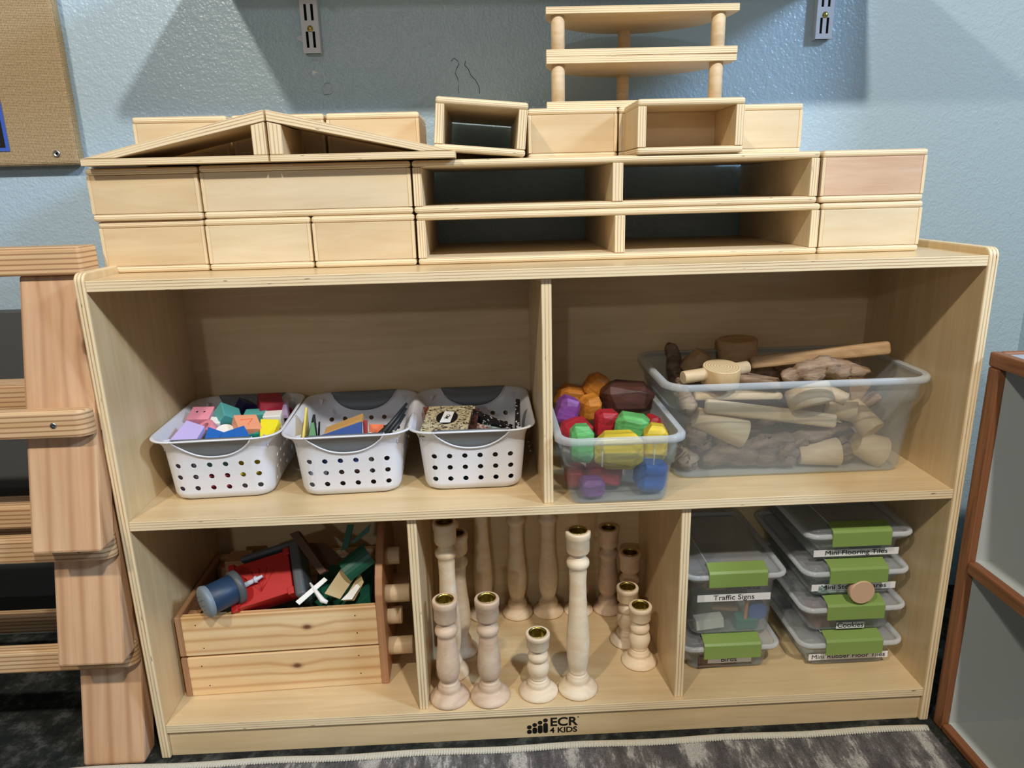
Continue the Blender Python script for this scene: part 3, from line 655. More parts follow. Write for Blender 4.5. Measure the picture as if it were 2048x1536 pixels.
# ------------------------------------------------------------------ basket contents
def blk(name, label, cat, mat, c, d, rot=(0, 0, 0), bev=.0016, group=None):
    d = Vector(d) / 2; r = [math.radians(v) for v in rot]
    o = B().box(-d, d, 2, 0, bev, mi=(0, 0)).obj(name, [mat], None, c, r); return tag(o, label, cat, group)
def quad_slab(name, label, cat, mat, pts, th, group=None, bev=.0007):
    P = [Vector(p) for p in pts]; c = sum(P, Vector()) / 4
    n = (P[2] - P[0]).cross(P[3] - P[1]).normalized()
    if n.dot(Vector((0, -.5, .8))) < 0: n = -n
    # flatten the four corners onto their mean plane
    P = [p - n * (p - c).dot(n) - c for p in P]
    X = (P[1] - P[0]).normalized(); Y = n.cross(X)
    b_ = B(); tb = bmesh.new(); uv = tb.loops.layers.uv.new('UVMap')
    A = [tb.verts.new(p) for p in P]; D_ = [tb.verts.new(p - n * th) for p in P]
    tb.faces.new(A); tb.faces.new(D_[::-1])
    for i in range(4): tb.faces.new((A[i], D_[i], D_[(i + 1) % 4], A[(i + 1) % 4]))
    bmesh.ops.recalc_face_normals(tb, faces=tb.faces)
    bmesh.ops.bevel(tb, geom=list(tb.edges), offset=bev, segments=2, profile=.5, affect='EDGES')
    for f in tb.faces:
        for l in f.loops: l[uv].uv = (l.vert.co.dot(X), l.vert.co.dot(Y))
    b_._merge(tb); o = b_.obj(name, mat, None, c)
    return tag(o, label, cat, group)
G1 = 'toy blocks in the leftmost basket'
def tb_(label, mat, c, d, rot=(0, 0, 0), name='toy_block', bev=.0016): return blk(name, label, 'toy block', mat, c, d, rot, bev, G1)
quad_slab('toy_block', 'large lavender slanted toy block at the front left of the basket', 'toy block', 'lavender', [(0.0494, 0.07, 0.4915), (0.0891, 0.07, 0.4907), (0.0914, 0.118, 0.5037), (0.0601, 0.130, 0.5124)], .013, G1, .0012)
pk = thing('toy_block', 'pink toy block with two holes near the basket left wall', 'toy block', (.062, .184, .492), (math.radians(22), 0, math.radians(-4)), G1)
B().box((-.018, -.014, -.016), (.018, .018, .016), 2, 0, .0015, mi=(0, 0)).obj('body', ['toy_pink'], pk)
for sx in (-1, 1): B().cyl((sx * .006, .004, .0155), (sx * .006, .004, .0163), .0018).obj('hole', 'dark_hole', pk)
tb_('teal cube standing on its corner in the basket centre', 'toy_teal', (.100, .184, .494), (.034, .034, .034), (28, 32, 42))
tb_('small navy block behind the teal cube', 'toy_navy', (.106, .262, .487), (.028, .026, .026), (10, 30, 45))
tb_('maroon cube at the basket back', 'toy_maroon', (.158, .232, .500), (.038, .036, .030), (14, 6, 24))
tb_('dark red flat block behind the maroon cube at right', 'toy_maroon', (.172, .276, .480), (.030, .020, .012), (10, 8, -20))
tb_('flat teal block in front of the maroon cube', 'toy_teal', (.140, .212, .484), (.036, .020, .028), (12, 0, 3))
tb_('white block right of the flat teal block', 'toy_white', (.170, .203, .484), (.029, .022, .024), (10, 0, 4))
tb_('small lilac block by the right wall of the basket', 'toy_lilac', (.181, .232, .492), (.013, .018, .026), (8, 0, 5))
pc = thing('toy_block', 'peach cube with a red arrow mark in the basket centre', 'toy block', (.142, .148, .485), (math.radians(24), math.radians(10), math.radians(34)), G1)
B().box((-.018, -.018, -.018), (.018, .018, .018), 2, 0, .0015, mi=(0, 0)).obj('body', ['toy_peach'], pc)
B().tube([(-.010, .004, .0182), (.008, .006, .0182), (-.002, -.008, .0182)], .0011, 5).obj('arrow_mark', 'toy_orange', pc)
quad_slab('toy_block', 'bright yellow square block near the basket right wall', 'toy block', 'toy_yellow', [(0.1702, 0.125, 0.4818), (0.192, 0.118, 0.4843), (0.1943, 0.152, 0.4998), (0.1627, 0.16, 0.5003)], .012, G1, .001)
tb_('green block under the peach cube', 'toy_green', (.157, .146, .473), (.028, .024, .026), (8, 0, 12))
quad_slab('toy_block', 'blue slab at the basket front, right of the pair', 'toy block', 'toy_blue', [(0.1257, 0.066, 0.493), (0.1790, 0.068, 0.4939), (0.1507, 0.118, 0.503), (0.1245, 0.098, 0.5)], .010, G1, .001)
quad_slab('toy_block', 'blue slab at the basket front, left of the pair', 'toy block', 'toy_blue', [(0.1049, 0.068, 0.4905), (0.129, 0.068, 0.4896), (0.1260, 0.105, 0.4966), (0.0953, 0.12, 0.5032)], .008, G1, .001)
tag(B().cyl((0, 0, -.004), (0, 0, .004), .014, seg=32).obj('toy_disc', 'toy_white', None, (.112, .140, .486), (.5, .1, 0)), 'white round disc behind the blue slabs', 'toy block')
tb_('off-white small block beside the pink block', 'toy_white', (.088, .168, .487), (.017, .018, .026), (15, 8, 8))
o = B().prism([(.018 * math.cos(i * PI / 10), .018 * math.sin(i * PI / 10)) for i in range(11)] + [(.010 * math.cos(i * PI / 10), .010 * math.sin(i * PI / 10)) for i in range(10, -1, -1)], 0, .012, 2, 0, .0005).obj('toy_arch', ['toy_pink', 'toy_pink'], None, (.082, .146, .484), (.5, 0, -.9)); tag(o, 'pink arch block under the lavender block', 'toy block', G1)
tb_('navy block in the basket front left corner', 'toy_navy', (.047, .102, .475), (.024, .024, .020), (12, 0, 30))
tb_('orange block at the basket front right', 'toy_orange', (.172, .108, .474), (.024, .016, .016), (10, 0, 14))
tb_('brown wood block beneath the lavender block', 'brown_dark_wood', (.083, .117, .466), (.022, .020, .018), (15, 0, -25))
tag(B().cyl((0, 0, -.004), (0, 0, .004), .0065).obj('toy_disc', 'toy_pink', None, (.106, .0885, .484), (1.0, 0, .2)), 'small pink disc at the front by the blue slab', 'toy block')
tb_('yellow block seen through the right front holes', 'toy_yellow', (.156, .098, .443), (.040, .020, .030), (0, 0, 3))
tb_('mint block seen through the middle front holes', 'toy_mint', (.106, .097, .447), (.044, .016, .022), (0, 0, 3))
tb_('coral block seen through the bottom front holes', 'toy_coral', (.108, .095, .421), (.044, .018, .026), (0, 0, 4))
tb_('teal block seen through the left upper holes', 'toy_teal', (.078, .093, .463), (.026, .012, .012), (0, 0, 3))
tb_('maroon block seen through the right upper holes', 'toy_maroon', (.150, .112, .468), (.030, .018, .014), (0, 0, 3))
for i, (x, y, z, m_, nm) in enumerate([(.07, .20, .43, 'toy_navy', 'navy filler block low under the pink block'), (.12, .23, .44, 'toy_green', 'green filler block low under the teal cube'), (.165, .18, .44, 'toy_blue', 'blue filler block low at the right wall'), (.115, .17, .45, 'toy_coral', 'coral filler block low in the basket centre')]):
    tb_(nm, m_, (x, y, z), (.042, .04, .03), (5, 8, 20 * i))

# basket two
G2 = 'thin boards in the middle basket'
def bo(label, mat, c, d, rot, name='thin_board', cat='board'): return blk(name, label, cat, mat, c, d, rot, .0006, G2)
quad_slab('thin_board', 'pale yellow thin board standing upright at the left wall', 'board', 'pale_yellow', [(0.2500, 0.066, 0.455), (0.2500, 0.068, 0.4936), (0.2392, 0.145, 0.5205), (0.2392, 0.145, 0.460)], .0035, G2)
quad_slab('thin_board', 'black thin board leaning beside the yellow board', 'board', 'board_black', [(0.2530, 0.09, 0.45), (0.2530, 0.09, 0.4892), (0.2490, 0.15, 0.5071), (0.2490, 0.15, 0.45)], .004, G2)
bo('second black thin board near the green piece', 'board_black', (.2560, .138, .462), (.003, .03, .064), (0, 8, 12))
quad_slab('thin_board', 'green pointed thin board at the front left', 'board', 'board_green', [(0.256, 0.070, 0.485), (0.2717, 0.070, 0.485), (0.2595, 0.11, 0.5074), (0.2554, 0.11, 0.5061)], .004, G2)
quad_slab('thin_board', 'blue board standing at the front of the basket', 'board', 'board_blue', [(0.2763, 0.066, 0.455), (0.3372, 0.066, 0.455), (0.3377, 0.08, 0.515), (0.2758, 0.08, 0.4955)], .004, G2)
quad_slab('thin_board', 'tan board leaning behind the blue board', 'board', 'board_tan', [(0.2788, 0.086, 0.4968), (0.3372, 0.085, 0.5157), (0.3344, 0.112, 0.5188), (0.2771, 0.112, 0.4964)], .006, G2)
quad_slab('thin_board', 'dark red board right of the blue board', 'board', 'board_red', [(0.3388, 0.072, 0.455), (0.3454, 0.072, 0.455), (0.3437, 0.094, 0.5122), (0.3371, 0.094, 0.5131)], .004, G2)
bo('white speckled stick right of the red board', 'toy_white', (.3470, .080, .462), (.004, .010, .068), (0, 4, 4))
bo('orange thin piece behind the white stick', 'toy_orange', (.3520, .112, .474), (.022, .004, .048), (-20, 6, 10))
for k, (p_, q_, nm) in enumerate([((.3563, .078, .482), (.4010, .128, .5262), 'topmost'), ((.3641, .080, .480), (.4010, .118, .5215), 'second'), ((.3515, .092, .482), (.3950, .132, .5119), 'rearmost'), ((.3694, .074, .478), (.3990, .110, .5140), 'lowest')]):
    tag(B().tube([p_, [p_[i_] + (q_[i_] - p_[i_]) * .6 for i_ in range(3)], q_], [.0042, .0038, .0026], 4).obj('plastic_strip', 'board_black'), 'black slat leaning against the basket right wall, %s of four' % nm, 'slat', G2)
bo('dark folded piece at the foot of the black slats', 'board_black', (.3600, .100, .466), (.030, .022, .028), (20, 20, 20))
bo('brown flat board lying low in the middle basket', 'brown_dark_wood', (.315, .16, .412), (.10, .14, .008), (2, 0, 5))

# basket three
G3 = 'stone tile samples in the right basket'
tl = thing('stone_tile', 'beige granite tile with an oval black sticker on top of the pile', 'tile', (.4635, .1035, .5035), (math.radians(9), math.radians(.6), math.radians(0)), G3)
B().prism([(-.0395, -.045), (.0310, -.045), (.0395, .045), (-.0300, .045)], -.0035, .0035, 2, 0, .0006).obj('slab', ['granite_beige', 'granite_beige'], tl)
ov = B().prism([(.0165 * math.cos(i * PI / 16), .0225 * math.sin(i * PI / 16)) for i in range(32)], .0040, .0045, 2).obj('oval_sticker', ['ink', 'ink'], tl)
ov.location = (.0, .0045, -.0005); ov.rotation_euler = (0, 0, -.12)
wl = B().prism([(-.0085, -.019), (.0075, -.017), (.0085, .019), (-.0065, .020)], .0046, .0048, 2).obj('white_label', ['paper', 'paper'], ov)
text('MO', .0085, 'ink', ov, (.001, .001, .0049), (0, 0, 1.35), name='lettering', bold=.0002)
def tile(label, mat, c, d, rot): return blk('stone_tile', label, 'tile', mat, c, d, rot, .0006, G3)
def qtile(label, mat, pts, th=.007): return quad_slab('stone_tile', label, 'tile', mat, pts, th, G3, .0005)
qtile('dark maroon granite tile under the beige tile', 'granite_maroon', [(.450, .064, .487), (.5053, .064, .487), (.5130, .160, .504), (.460, .160, .504)])
qtile('pink speckled granite tile peeping out right of the maroon tile', 'granite_pink', [(.480, .068, .479), (.5184, .068, .479), (.5367, .105, .4862), (.500, .140, .491)])
qtile('teal grey speckled tile with a corner pointing right', 'granite_teal', [(.500, .070, .470), (.5406, .070, .471), (.5589, .115, .482), (.5153, .138, .485)])
qtile('second beige granite tile just behind the top tile', 'granite_beige', [(.436, .150, .490), (.500, .150, .492), (.506, .176, .503), (.442, .176, .500)])
qtile('black speckled slab standing upright at the right wall', 'granite_black', [(.5720, .075, .450), (.5725, .075, .4905), (.5780, .135, .5254), (.5770, .135, .450)], .007)
qtile('black speckled slab leaning low at the right front', 'granite_black', [(.5399, .074, .478), (.5680, .074, .486), (.5690, .085, .4908), (.5537, .108, .4964)])
tile('black speckled slab crossing behind the teal tile', 'granite_black', (.5280, .140, .488), (.075, .012, .014), (10, 18, -20))
tile('reddish brown granite chip at the left of the pile', 'granite_brown', (.4300, .152, .490), (.012, .050, .020), (14, 10, 14))
tile('dark granite tile lying at the basket bottom', 'granite_black', (.50, .165, .425), (.12, .16, .03), (0, 0, 3))

# ------------------------------------------------------------------ clear bins
def tub(name, label, x0, x1, y0, y1, z, h, bw, bd_, r, stepz, grp=None, ribs=()):
    a, b_ = (x1 - x0) / 2, (y1 - y0) / 2
    o = thing(name, label, 'bin', ((x0 + x1) / 2, (y0 + y1) / 2, z), group=grp)
    def sz(zz, off=0): k = zz / h; return (bw + (a - .012 - bw) * k + off, bd_ + (b_ - .012 - bd_) * k + off)
    prof = [(0, -.006), (.002, -.002), (.006, 0), (stepz, 0), (stepz + .0015, .0035), (h - .004, .0035)]
    lp = [rrect(*sz(zz, of), r * .7 + (r * .3) * zz / h, zz, 8) for zz, of in prof]
    inn = [rrect(*sz(zz, of - .0016), r * .7 + (r * .3) * zz / h, max(zz, .0016), 8) for zz, of in prof[::-1]]
    B().loft(lp + [rrect(*sz(h - .002, .0035), r, h - .002, 8)] + [rrect(*sz(h - .002, .0019), r, h - .002, 8)] + inn).obj('body', 'clear_bin', o)
    rim = [rrect(*sz(h - .002, .0020), r, h - .001, 8), rrect(a - .003, b_ - .003, r + .006, h + .001, 8), rrect(a, b_, r + .008, h - .002, 8), rrect(a, b_, r + .008, h - .009, 8),
           rrect(a - .0018, b_ - .0018, r + .008, h - .009, 8), rrect(a - .0022, b_ - .0022, r + .007, h - .003, 8), rrect(*sz(h - .002, .0040), r, h - .004, 8), rrect(*sz(h - .002, .0020), r, h - .001, 8)]
    B().loft(rim, cap=False).obj('rim', 'clear_bin_rim', o)
    for xx in ribs:
        yy = -sz(h * .8)[1] - .0040
        B().tube([(xx, yy + .002, stepz + .002), (xx, yy - .0015, h - .006)], .0012, 6).obj('rib', 'clear_bin_rim', o)
    return o
tub('storage_bin', 'small clear plastic bin of rainbow wooden stones at the shelf edge', .6195, .8050, -.024, .268, ZM + .0003, .107, .070, .123, .022, .060, ribs=(-.028, .045))
tub('storage_bin', 'large clear plastic bin of driftwood and wooden pegs on the middle shelf', .7885, 1.1995, .052, .287, ZM + .0003, .157, .178, .094, .030, .115)

# rainbow stones
def stone(label, mat, c, d, rot, seed, k=1.0):
    rnd = random.Random(seed); bl = B(); vs = []
    for sx in (-1, 1):
        for sy in (-1, 1):
            for sz in (-1, 1):
                for ax in range(3):
                    v = [sx * (1 - rnd.uniform(.03, .12)), sy * (1 - rnd.uniform(.03, .12)), sz * (1 - rnd.uniform(.03, .12))]
                    for q in range(3):
                        if q != ax: v[q] *= 1 - rnd.uniform(.26, .60)
                    vs.append(bl.bm.verts.new((v[0] * d[0] * k / 2, v[1] * d[1] * k / 2, v[2] * d[2] * k / 2)))
    bmesh.ops.convex_hull(bl.bm, input=vs)
    bmesh.ops.delete(bl.bm, geom=[v for v in bl.bm.verts if not v.link_faces], context='VERTS')
    bmesh.ops.dissolve_limit(bl.bm, angle_limit=.20, verts=bl.bm.verts, edges=bl.bm.edges)
    bmesh.ops.bevel(bl.bm, geom=list(bl.bm.edges), offset=.0007, segments=1, affect='EDGES')
    o = bl.obj('wooden_stone', mat, None, c, [math.radians(q) for q in rot]); return tag(o, label, 'wooden stone', 'faceted wooden stones in the small bin')
stone('orange faceted stone at the back left of the small bin', 'stone_orange', (.672, .218, .500), (.062, .050, .044), (0, 10, 15), 1)
stone('orange faceted stone with rings in front of the other orange stones', 'stone_orange', (.691, .165, .497), (.040, .038, .046), (10, 0, 30), 2)
stone('tall orange stone leaning toward the brown stone', 'stone_orange', (.708, .212, .520), (.038, .040, .050), (0, 35, 0), 3)
stone('purple faceted stone by the divider, upper of two', 'stone_purple', (.6545, .152, .499), (.038, .036, .046), (0, 20, 10), 4)
stone('large dark brown oval stone at the back of the small bin', 'stone_brown', (.757, .185, .507), (.092, .060, .052), (0, 2, -6), 5)
stone('red stone in the middle behind the green stones', 'stone_red', (.714, .120, .484), (.042, .040, .046), (0, 5, 10), 6)
stone('dark red stone left behind the upright green stone', 'stone_red', (.664, .118, .472), (.050, .050, .040), (20, -20, 20), 7)
stone('wide green stone right of the red stone', 'stone_green', (.747, .092, .487), (.054, .044, .044), (0, 8, -15), 8)
stone('small red stone behind the right yellow stone', 'stone_red', (.785, .112, .482), (.030, .030, .030), (0, 40, 20), 9)
stone('upright green stone at the bin front left', 'stone_green', (.661, .032, .486), (.036, .034, .060), (0, 0, 5), 10)
stone('wide yellow stone at the bin front centre', 'stone_yellow', (.715, .036, .472), (.076, .044, .056), (0, 0, 0), 11)
stone('upright yellow stone at the bin front right', 'stone_yellow', (.772, .044, .480), (.038, .040, .056), (0, 3, -12), 12)
stone('purple stone at the bottom of the bin, lower of two', 'stone_purple', (.676, .022, .4215), (.038, .034, .030), (0, 0, 4), 13)
stone('red stone lying on the bin floor right of the low purple one', 'stone_red', (.697, .055, .432), (.056, .050, .042), (0, 15, 10), 14)
stone('red stone at the bin floor left corner', 'stone_red', (.656, .060, .424), (.034, .040, .034), (0, 0, 0), 15)
stone('blue stone at the bin floor right corner', 'stone_blue', (.763, .032, .4325), (.048, .040, .054), (0, 5, 10), 16)

# wood pieces in the large bin
GW = 'wood pieces in the large bin'
IN = lambda p: Vector((p[0], p[1] + (.013 if p[1] < .125 and p[2] < .54 else 0), p[2]))
def peg(label, p, q, r, r2=None, mat='peg_wood', seg=28):
    p = IN(p); q = IN(q); return tag(B().cyl(p, q, r, r2, seg).obj('wooden_peg', mat), label, 'peg', GW)
def slat(label, p, q, w_, t_, mat='stick_wood', up=(0, 0, 1)):
    p = IN(p); q = IN(q); L_ = (q - p).length; X = (q - p).normalized(); Z = (Vector(up) - X * X.dot(Vector(up))).normalized(); Y = Z.cross(X)
    mt = Matrix((X, Y, Z)).transposed().to_4x4(); mt.translation = (p + q) / 2
    return tag(B().box((-L_ / 2, -w_ / 2, -t_ / 2), (L_ / 2, w_ / 2, t_ / 2), 2, 0, min(w_, t_) * .4, mtx=mt, mi=(0, 0), seg=3).obj('wood_stick', [mat]), label, 'slat', GW)
def drift(label, pts, rs, seed, mat='driftwood', wob=.55, branch=None):
    P = [IN(p) for p in pts]; n = 26; Q = []; Rr = []; rnd = random.Random(seed)
    for i in range(n):
        f = i / (n - 1) * (len(P) - 1); k = min(int(f), len(P) - 2); u = f - k; u2 = u * u * (3 - 2 * u)
        Q.append(P[k].lerp(P[k + 1], u2) + Vector((0, noise.noise(Vector((i * .4, seed, 0))), noise.noise(Vector((i * .4, seed, 5))))) * .004)
        r = rs[k] + (rs[k + 1] - rs[k]) * u; e = min(i, n - 1 - i) / 3; Rr.append(r * (min(1, .45 + .55 * e)))
    b_ = B().tube(Q, Rr, 14, wob=wob, seed=seed)
    if branch: b_.tube([branch[0], branch[1], branch[2]], [.008, .006, .003], 10, wob=.4, seed=seed + 1)
    return tag(b_.obj('driftwood', mat), label, 'driftwood', GW)
slat('flat brown slat resting on the far right rim of the large bin', (.955, .170, .562), (1.150, .110, .5945), .014, .021)
drift('grey knotted driftwood lying across the top of the large bin', [(.980, .105, .556), (1.010, .105, .560), (1.05, .108, .566), (1.085, .108, .563), (1.120, .108, .556)], [.009, .013, .015, .013, .009], 2, 'driftwood_pale', .7)
peg('long pale peg lying behind the round coin', (.829, .112, .557), (.940, .140, .563), .0100)
tag(B().cyl((0, 0, -.0150), (0, 0, .0150), .0290, .0290, 40, .0012).obj('wooden_coin', 'end_grain', None, (.893, .126, .5555), (math.radians(9), 0, 0)), 'round sawn coin with growth rings near the front rim', 'wood disc', GW)
slat('ridged flat piece right of the round coin', (.925, .140, .548), (.985, .118, .540), .034, .012, 'driftwood_pale')
drift('brown stick standing up at the bin back left corner', [(.862, .190, .470), (.853, .235, .530), (.846, .262, .578)], [.013, .012, .010], 3)
drift('knobbly driftwood stick at the left front, leaning on the rim', [(.826, .130, .545), (.838, .115, .520), (.846, .105, .500)], [.011, .012, .013], 4, 'driftwood_pale')
peg('tapered wooden cone at the back left', (.880, .245, .530), (.900, .240, .566), .026, .015, 'stick_wood')
peg('stubby wooden cylinder at the back of the large bin', (.960, .240, .525), (.957, .240, .588), .030, .034, 'stick_wood')
slat('long pale slat slanting down to the right inside the front wall', (.862, .088, .514), (1.072, .090, .480), .012, .022, 'peg_wood', (0, .2, 1))
slat('long pale slat just behind the slanting front slat', (.852, .118, .522), (.99, .125, .520), .026, .012, 'peg_wood')
peg('fat tapered peg lying at the left front', (.851, .100, .492), (.928, .092, .464), .0165, .0235)
tag(B().cyl((1.030, .098, .508), (1.024, .112, .536), .0345, .034, 32, .002).obj('sawn_ring', 'peg_wood'), 'wide sawn wood disc under the front rim', 'wood disc', GW)
peg('thin peg pointing to the front right of the wide disc', (1.050, .130, .530), (1.088, .095, .512), .0115)
peg('pale peg right of the slanting slat end', (1.062, .125, .498), (1.105, .092, .493), .0165)
peg('pale peg pointing forward above the leaning tapered stub', (1.108, .120, .496), (1.130, .082, .464), .0175, .0195)
peg('short tapered stub lying on the bin floor right of centre', (1.020, .098, .423), (1.082, .092, .4285), .0155, .0225)
peg('short tapered stub leaning in the lower right corner', (1.110, .096, .442), (1.152, .092, .424), .0190, .0260)
peg('pale peg standing tall behind the pegs at right', (1.100, .150, .475), (1.092, .150, .540), .016, .018)
slat('flat bark piece at the right inside the bin', (1.095, .130, .470), (1.150, .115, .515), .024, .014, 'driftwood_pale')
slat('pale wood slab at the back right of the bin', (1.105, .170, .475), (1.140, .170, .535), .050, .016, 'stick_wood', (0, 1, 0))
drift('dark driftwood lying in the bin middle under the slanting slat', [(.930, .098, .440), (.965, .098, .446), (1.010, .098, .450)], [.010, .012, .010], 5)
drift('long pointed driftwood rising to the right', [(.985, .098, .438), (1.030, .100, .450), (1.070, .100, .462), (1.105, .100, .472)], [.013, .013, .009, .004], 6, 'driftwood_pale')
drift('long dark driftwood along the bin floor at the front', [(.865, .096, .420), (.91, .096, .432), (.955, .096, .424), (1.000, .096, .421), (1.018, .096, .430)], [.012, .017, .015, .016, .010], 7, branch=((.985, .096, .425), (.995, .092, .444), (1.002, .09, .452)))
drift('curled driftwood knot against the left wall', [(.842, .105, .468), (.862, .100, .460), (.868, .100, .440)], [.013, .016, .013], 8)
drift('driftwood stub in the lower left corner of the large bin', [(.832, .105, .430), (.846, .095, .418)], [.013, .015], 9, 'driftwood_pale')
drift('dark driftwood stub between the two tapered stubs', [(1.090, .11, .440), (1.100, .10, .420)], [.010, .014], 10)
drift('dark driftwood filling the far bottom of the bin', [(.86, .17, .43), (.95, .19, .44), (1.05, .18, .435), (1.14, .17, .43)], [.018, .024, .022, .016], 11)
drift('brown driftwood heaped behind the slanting slat', [(.87, .17, .48), (.95, .16, .486), (1.04, .17, .47)], [.016, .022, .018], 12)
drift('brown driftwood at the back under the flat slat', [(.93, .20, .53), (1.0, .20, .535), (1.06, .19, .53)], [.014, .018, .014], 13, 'driftwood_pale')
peg('tapered peg beneath the fat one at the left', (.895, .115, .462), (.913, .105, .436), .014, .017, 'stick_wood')

# ------------------------------------------------------------------ candlesticks
def cprof(hh, kind):
    base = [(.0300, 0), (.0318, .0015), (.0318, .004), (.0300, .007), (.0262, .0105), (.0245, .0125), (.0225, .0140), (.0185, .0160), (.0178, .0190), (.0182, .0225), (.0165, .0270), (.0150, .0290), (.0152, .0305), (.0135, .0318), (.0125, .0335), (.0138, .0350), (.0128, .0362)]
    cup = [(.0120, -.0420), (.0110, -.0410), (.0135, -.0385), (.0165, -.0360), (.0178, -.0330), (.0180, -.0120), (.0192, -.0105), (.0195, -.0030), (.0188, -.0003), (.0180, 0), (.0136, 0), (.0134, -.0010)]
    if kind == 'short':
        cup = [(r, z * .72) for r, z in cup]
        base = [(r, z * .80) for r, z in base]
        zb_ = base[-1][1]; zt = hh + cup[0][1]; s_ = zt - zb_
        mid = [(.0150, .10), (.0175, .25), (.0182, .36), (.0170, .50), (.0135, .60), (.0130, .63), (.0150, .66), (.0165, .74), (.0160, .84), (.0130, .92), (.0122, .96)]
        mid = [(r, zb_ + s_ * k) for r, k in mid]
    else:
        zb_ = base[-1][1]; zt = hh + cup[0][1]; bul = .020
        s_ = zt - bul - zb_
        mid = [(.0150, .04), (.0172, .12), (.0184, .22), (.0184, .30), (.0170, .44), (.0146, .60), (.0132, .76), (.0130, .88), (.0138, .96), (.0132, .985)]
        if kind == 'medium': mid = [(r, .02 + .96 * k) for r, k in [(.0150, .0), (.0178, .12), (.0188, .28), (.0182, .45), (.0165, .65), (.0148, .82), (.0146, .95), (.0136, .985)]]
        mid = [(r, zb_ + s_ * k) for r, k in mid]
        z = zb_ + s_
        mid += [(.0150, z + .001), (.0172, z + .004), (.0178, z + .008), (.0170, z + .012), (.0140, z + .0145), (.0132, z + .016), (.0120, z + .018)]
    return base + mid + [(r, hh + z) for r, z in cup] + [(.0132, hh - .021), (.0, hh - .022)]
CP = {}
def candlestick(hh, kind, x, y, label, k=1.0):
    key = (hh, kind, k)
    if key in CP: o = copy_tree(CP[key])
    else:
        o = thing('candlestick', label, 'candlestick'); CP[key] = o
        B().lathe([(r_ * (k if z_ < .016 else 1), z_) for r_, z_ in cprof(hh, kind)], 40).obj('turned_post', 'candle_wood_tan' if kind == 'medium' else 'candle_wood', o)
        B().lathe([(.0142, hh + .0002), (.0142, hh + .0008), (.0128, hh + .0008), (.0126, hh - .003), (.0120, hh - .0145), (.0100, hh - .0180), (.0045, hh - .0195), (.0035, hh - .0205), (0, hh - .0205)], 32, cap=False).obj('brass_cup', 'brass', o)
        o['group'] = 'turned wooden candlesticks'
    o.location = (x, y, ZB + .0003); o.rotation_euler = (0, 0, (x * 37 + y * 91) % 6.28); o['label'] = label; return o
candlestick(.178, 'medium', .4500, .0340, 'medium candlestick in the front row, leftmost by the divider')
candlestick(.178, 'medium', .5150, .0325, 'medium candlestick in the front row, second from the left')
candlestick(.108, 'short', .5930, .0390, 'short candlestick in the front row beside the tall one')
candlestick(.282, 'tall', .6570, .0400, 'tall candlestick in the front row, centre of the compartment')
candlestick(.108, 'short', .7700, .1020, 'short candlestick nearest the right divider', .95)
candlestick(.108, 'short', .7600, .1605, 'short candlestick just behind the rightmost short one', .93)
candlestick(.278, 'tall', .4515, .0960, 'tall candlestick behind the leftmost medium one', .93)
candlestick(.228, 'long', .4660, .1540, 'tall-necked candlestick in the left column, third from the front', .92)
candlestick(.265, 'tall', .4500, .2200, 'tall candlestick at the back left corner', .92)
candlestick(.280, 'tall', .5060, .2610, 'tall candlestick on the back row, left, with its top hidden by the shelf', .92)
candlestick(.250, 'long', .5700, .2610, 'candlestick on the back row, middle, left of the matching pair', .92)
candlestick(.250, 'long', .6290, .2610, 'candlestick on the back row, middle, right of the matching pair', .92)
candlestick(.108, 'short', .6870, .2610, 'short candlestick on the back row, half hidden by the front tall one', .88)
candlestick(.172, 'medium', .7430, .2610, 'medium candlestick on the back row at the right', .88)
candlestick(.145, 'medium', .7745, .2145, 'smaller medium candlestick behind the two short ones at the right', .80)

# ------------------------------------------------------------------ wooden crate with pegs
cr_ = thing('wooden_crate', 'slatted pine toy crate with peg end, lower left compartment', 'crate', (.0305, .066, ZB + .0003), (0, 0, math.radians(1.8)))
CW, CD = .306, .205
for z_ in (0, .0745):
    B().box((0, 0, z_), (CW, .011, z_ + .0705), 1, 0, .0015, mi=(0, 0)).obj('front_slat', ['pine_crate'], cr_)
    B().box((0, CD - .011, z_), (CW, CD, z_ + .0705), 1, 0, .0015, mi=(0, 0)).obj('back_slat', ['pine_crate'], cr_)
    B().box((-.009, 0, z_), (-.0002, CD, z_ + .0705), 0, 1, .0012, mi=(0, 0)).obj('end_slat', ['pine_dark'], cr_)
for yy in (.012, CD - .036): B().box((.002, yy, .0), (.022, yy + .024, .136), 2, 1, .001, mi=(0, 0)).obj('corner_post', ['pine_dark'], cr_)
B().box((.022, .012, .0), (CW, CD - .012, .006), 2, 0, 0, mi=(0, 0)).obj('bottom_panel', ['pine_dark'], cr_)
nb = B()
for x_, z_ in ((.022, .055), (.030, .018), (.272, .056), (.273, .022), (.022, .130), (.030, .088), (.272, .130), (.273, .098)): nb.cyl((x_, .0003, z_), (x_, -.0002, z_), .0011, seg=10)
nb.obj('nail_heads', 'ink', cr_)
ep = [(-.002 + (CD + .004) * i / 16, .165 + .075 * math.sin(i / 16 * PI) ** .7) for i in range(17)]
B().prism([(CD + .002, 0), (CD + .002, .165)] + ep[::-1][1:-1] + [(-.002, .165), (-.002, .0)], CW, CW + .0125, 0, 2, .002).obj('end_panel', ['pine_dark', 'pine_dark'], cr_)
for y_, z_, L_ in ((.030, .050, .040), (.045, .098, .024), (.035, .145, .040), (.070, .195, .024), (.15, .10, .03)):
    B().cyl((CW + .012, y_, z_), (CW + .012 + L_, y_, z_), .0145, seg=28, bev=.001).obj('peg', 'peg_wood', cr_)
